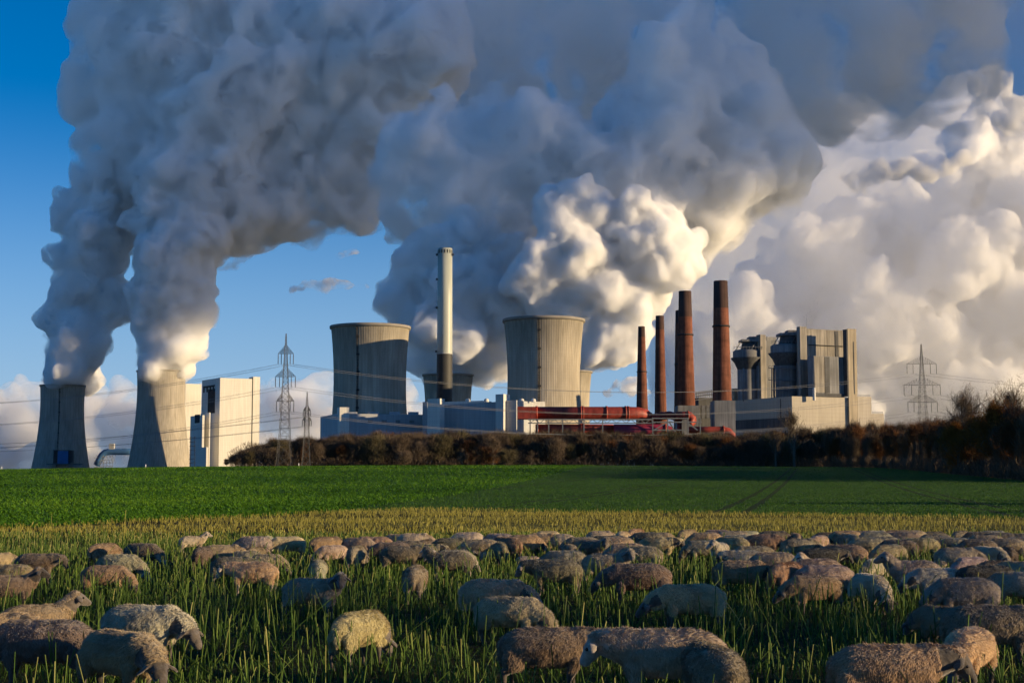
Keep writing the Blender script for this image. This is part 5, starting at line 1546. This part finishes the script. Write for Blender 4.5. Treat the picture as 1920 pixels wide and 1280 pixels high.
 (675, 1134, 62, 'graze', 1.02, 'tan', .2, 'round tan sheep alone in the stems, seen from behind at an angle'),
 (928, 1081, -16, 'graze', 1.08, 'tan', .2, 'rear one of two tan sheep grazing to the right side by side'),
 (958, 1109, -20, 'graze', 1.0, 'tan', .2, 'nearer one of two tan sheep grazing to the right side by side'),
 (1030, 1159, 2, 'low', 1.06, 'dark', .15, 'dark sheep behind the white faced one, its back frosted with light'),
 (1245, 1161, 180, 'low', 1.2, 'grey', .93, 'nearest sheep with a white face and drooping ear, looking left'),
 (1335, 1192, 104, 'graze', 1.08, 'dark', .1, 'dark rump nearest to the camera at the bottom, tail towards us'),
 (1292, 1089, 188, 'graze', 1.06, 'tan', .2, 'warm brown sheep with lit back grazing left above the white faced one'),
]
for row in FLOCK: sheep(*row)
# ------------------------------------------------------------------ stems and leaves
def plant_mat(name, stops, rough=0.6, trans=0.35):
    M = Mat(name, rough, 0.25)
    at = M.new('ShaderNodeAttribute', attribute_name='tone')
    col = M.ramp(at.outputs['Fac'], stops)
    M.color(col)
    tr = M.new('ShaderNodeBsdfTranslucent'); M.L(col, tr.inputs['Color'])
    mx = M.new('ShaderNodeMixShader'); mx.inputs[0].default_value = trans
    M.L(M.b.outputs[0], mx.inputs[1]); M.L(tr.outputs[0], mx.inputs[2])
    M.L(mx.outputs[0], M.n['Material Output'].inputs['Surface'])
    return M.m
MAT_STEM = plant_mat('green_stems', [(0.0, (0.022, 0.055, 0.008)), (0.4, (0.065, 0.138, 0.017)), (0.75, (0.16, 0.24, 0.042)), (1.0, (0.42, 0.40, 0.14))])
MAT_LEAF = plant_mat('crop_leaves', [(0.0, (0.020, 0.065, 0.003)), (0.5, (0.080, 0.20, 0.009)), (1.0, (0.17, 0.30, 0.02))])
MAT_WHEAT = plant_mat('wheat_blades', [(0.0, (0.022, 0.062, 0.006)), (0.5, (0.060, 0.145, 0.013)), (1.0, (0.11, 0.20, 0.03))])
MAT_DRY_SUNNY = plant_mat('stubble', [(0.0, (0.085, 0.08, 0.014)), (0.5, (0.30, 0.28, 0.045)), (1.0, (0.52, 0.47, 0.13))])  # dry straw tone, yellowed further for the sun on the strip

def fan_points(nr, n, y0, y1, pad=1.06):
    """points in the visible fan, uniform per area"""
    y = np.sqrt(nr.uniform(y0 * y0, y1 * y1, n)); x = nr.uniform(-1, 1, n) * (0.36 * pad * y + 1.0)
    return x, y
def edge_of(x):
    return np.minimum(1.75 * x + 104.0, -0.55 * x + 90.0)
def stems(name, x, y, h, r, lean, tone, mat, label, cat='stubble', nr=None, sides=3, seg=2):
    n = len(x); z = gz(x, y) - 0.03
    a = nr.uniform(0, 2 * np.pi, n)
    L = np.stack([np.cos(a) * lean, np.sin(a) * lean, np.ones(n)], 1)
    rings = []
    for k in range(seg + 1):
        f = k / seg
        c = np.stack([x, y, z], 1) + L * (h * f)[:, None] + np.stack([np.cos(a), np.sin(a), np.zeros(n)], 1) * (lean * h * f * f * 0.6)[:, None]
        rr = r * (1.0 - 0.35 * f)
        for s in range(sides):
            t = a + 2 * np.pi * s / sides
            rings.append(c + np.stack([np.cos(t) * rr, np.sin(t) * rr, np.zeros(n)], 1))
    V = np.stack(rings, 1).reshape(-1, 3)
    K = (seg + 1) * sides
    f = []
    for k in range(seg):
        for s in range(sides):
            j = (s + 1) % sides
            f.append((k * sides + s, k * sides + j, (k + 1) * sides + j, (k + 1) * sides + s))
    Fc = (np.array(f)[None] + (np.arange(n) * K)[:, None, None]).reshape(-1, 4)
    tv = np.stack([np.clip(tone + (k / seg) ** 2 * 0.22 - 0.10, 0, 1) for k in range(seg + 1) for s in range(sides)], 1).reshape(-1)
    me = np_mesh(name, V, Fc, mat, {'tone': tv})
    return tag(link(bpy.data.objects.new(name, me)), label, cat, None, 'stuff')
def blades(name, x, y, h, w, tone, mat, label, nr, lean=0.6, cat='crop'):
    """flat leaf blades: quads bent in two"""
    n = len(x); z = gz(x, y)
    a = nr.uniform(0, 2 * np.pi, n); ln = lean * nr.uniform(0.3, 1.3, n)
    d = np.stack([np.cos(a), np.sin(a), np.zeros(n)], 1); s = np.stack([-np.sin(a), np.cos(a), np.zeros(n)], 1)
    p0 = np.stack([x, y, z], 1)
    p1 = p0 + d * (h * ln * 0.45)[:, None] + np.array([0, 0, 1]) * (h * 0.65)[:, None]
    p2 = p0 + d * (h * ln * 1.2)[:, None] + np.array([0, 0, 1]) * (h * nr.uniform(0.6, 1.0, n))[:, None]
    w = w[:, None] / 2
    V = np.stack([p0 - s * w * .5, p0 + s * w * .5, p1 + s * w, p1 - s * w, p2], 1).reshape(-1, 3)
    b = (np.arange(n) * 5)[:, None]
    Fc = np.concatenate([b + np.array([[0, 1, 2]]), b + np.array([[0, 2, 3]]), b + np.array([[3, 2, 4]])], 1).reshape(-1, 3)
    me = np_mesh(name, V, Fc, mat, {'tone': np.repeat(tone, 5)})
    return tag(link(bpy.data.objects.new(name, me)), label, cat, None, 'stuff')
nr = np.random.RandomState(9)
# clumpiness field
def clump(x, y, s=1.0):
    return 0.5 + 0.5 * np.sin(x * 1.9 * s + 1.3 * np.sin(y * 0.8 * s)) * np.sin(y * 1.3 * s + 1.7 * np.sin(x * 0.7 * s))
X = []; Y = []
for (n, y0, y1) in ((4600, 8, 20), (16000, 20, 38), (24000, 38, 58)):
    x, y = fan_points(nr, n, y0, y1)
    k = nr.uniform(0, 1, n) < 0.15 + 0.85 * clump(x, y)
    X.append(x[k]); Y.append(y[k])
x = np.concatenate(X); y = np.concatenate(Y); n = len(x)
h = nr.gamma(4.5, 1 / 4.5, n) * 0.35 * (0.75 + 0.4 * clump(x, y, .5)) * np.interp(y, [8, 30, 44, 58], [1.05, 1.0, 0.75, 0.42]); h = np.clip(h, 0.06, 0.78)
r = nr.uniform(0.006, 0.0125, n) * np.interp(y, [8, 30, 60], [1, 1.25, 1.8])
tone = np.clip(nr.normal(0.54, 0.20, n) + np.interp(y, [30, 58], [0, 0.2]), 0, 1)  # farther stems toned up for drier growth and for painted sunlight
stems('stubble_stems', x, y, h, r, np.abs(nr.normal(0, 0.13, n)) + (nr.uniform(0, 1, n) < 0.15) * nr.uniform(0.1, 0.7, n), tone, MAT_STEM, 'thick green cut stems standing all through the sheep pasture', nr=nr)
# side shoots and leaves between the stems
X = []; Y = []
for (n, y0, y1) in ((12000, 8, 20), (24000, 20, 38), (20000, 38, 58)):
    x, y = fan_points(nr, n, y0, y1); X.append(x); Y.append(y)
x = np.concatenate(X); y = np.concatenate(Y); n = len(x)
blades('pasture_leaves', x, y, nr.uniform(0.05, 0.24, n), nr.uniform(0.006, 0.016, n) * np.interp(y, [8, 30, 58], [1, 1.2, 1.8]), np.clip(nr.normal(0.22, 0.15, n), 0, 1), MAT_STEM, 'low green leaves and shoots between the cut stems', nr, 0.9, 'grass')
# litter of fallen stems
x, y = fan_points(nr, 9000, 8, 34); n = len(x)
stems('fallen_stems', x, y, nr.uniform(0.02, 0.10, n), nr.uniform(0.004, 0.007, n), nr.uniform(2.0, 5.0, n), np.clip(nr.normal(0.55, .2, n), 0, 1), MAT_STEM, 'bent and fallen straws lying among the stems', nr=nr)
# stubble strip, yellow for dryness and for sunlight put into the colour
x, y = fan_points(nr, 90000, 52, 125); k = (y < edge_of(x) + 2.0); x, y = x[k], y[k]; n = len(x)
band = 0.5 + 0.5 * np.sin(y * 0.55 + 0.02 * x + 0.8 * np.sin(x * 0.05)); k = nr.uniform(0, 1, n) < 0.35 + 0.65 * band; x, y = x[k], y[k]; n = len(x)
stems('dry_sunny_stubble', x, y, nr.uniform(0.08, 0.26, n), nr.uniform(0.010, 0.020, n), np.abs(nr.normal(0, 0.25, n)), np.clip(nr.normal(0.5, 0.22, n), 0, 1), MAT_DRY_SUNNY, 'short yellow green stubble strip catching the low sun', nr=nr, seg=1)
# a few tall single stalks
x = np.array([PX(px, 1000, d).x for px, d in ((95, 52), (232, 50), (522, 55), (374, 60), (672, 58), (825, 60))]); y = np.array([52, 50, 55, 60, 58, 60.]); n = len(x)
stems('tall_stalks', x, y, np.array([1.0, 1.25, 1.1, 0.8, 0.9, 0.8]), np.full(n, 0.014), np.full(n, 0.03), np.full(n, 0.8), MAT_DRY_SUNNY, 'few tall single dry stalks above the stubble', nr=nr)
# leafy crop (left field)
def field_pts(n, y0, y1):
    y = np.exp(nr.uniform(np.log(y0), np.log(y1), n)); x = nr.uniform(-0.42, 0.42, n) * y
    return x, y
x, y = field_pts(230000, 62, 525); k = (y > edge_of(x)) & (x < 0.098 * y - 20.0 + nr.normal(0, 0.5, len(x))); x, y = x[k], y[k]; n = len(x)
sc = np.interp(y, [60, 120, 300, 520], [0.8, 1.0, 1.9, 2.9])
blades('leafy_crop', x, y, nr.uniform(0.10, 0.24, n) * np.interp(y, [60, 200, 520], [1, 1.1, 1.5]), nr.uniform(0.05, 0.12, n) * sc, np.clip(nr.normal(0.45, 0.16, n) + 0.22 * np.sin(x * 0.09 + 2 * np.sin(y * 0.021)) * np.sin(y * 0.05 + x * 0.03), 0, 1), MAT_LEAF, 'dense leafy green crop covering the left field', nr, 1.0)
# winter wheat (right field), bare in the tramlines
x, y = field_pts(190000, 62, 525); q = np.mod(x - y * 0.21 + 210.9, 17.0)
tram = (np.abs(q - 1.0) < 0.26) | (np.abs(q - 2.8) < 0.26)
k = (y > edge_of(x)) & (x > 0.098 * y - 20.0) & ~tram; x, y = x[k], y[k]; n = len(x)
sc = np.interp(y, [60, 120, 300, 520], [0.8, 1.0, 1.9, 2.9])
blades('winter_wheat', x, y, nr.uniform(0.06, 0.13, n) * np.interp(y, [60, 200, 520], [1, 1.1, 1.5]), nr.uniform(0.03, 0.07, n) * sc, np.clip(nr.normal(0.45, 0.2, n), 0, 1), MAT_WHEAT, 'short winter wheat covering the right field between the tramlines', nr, 0.7)
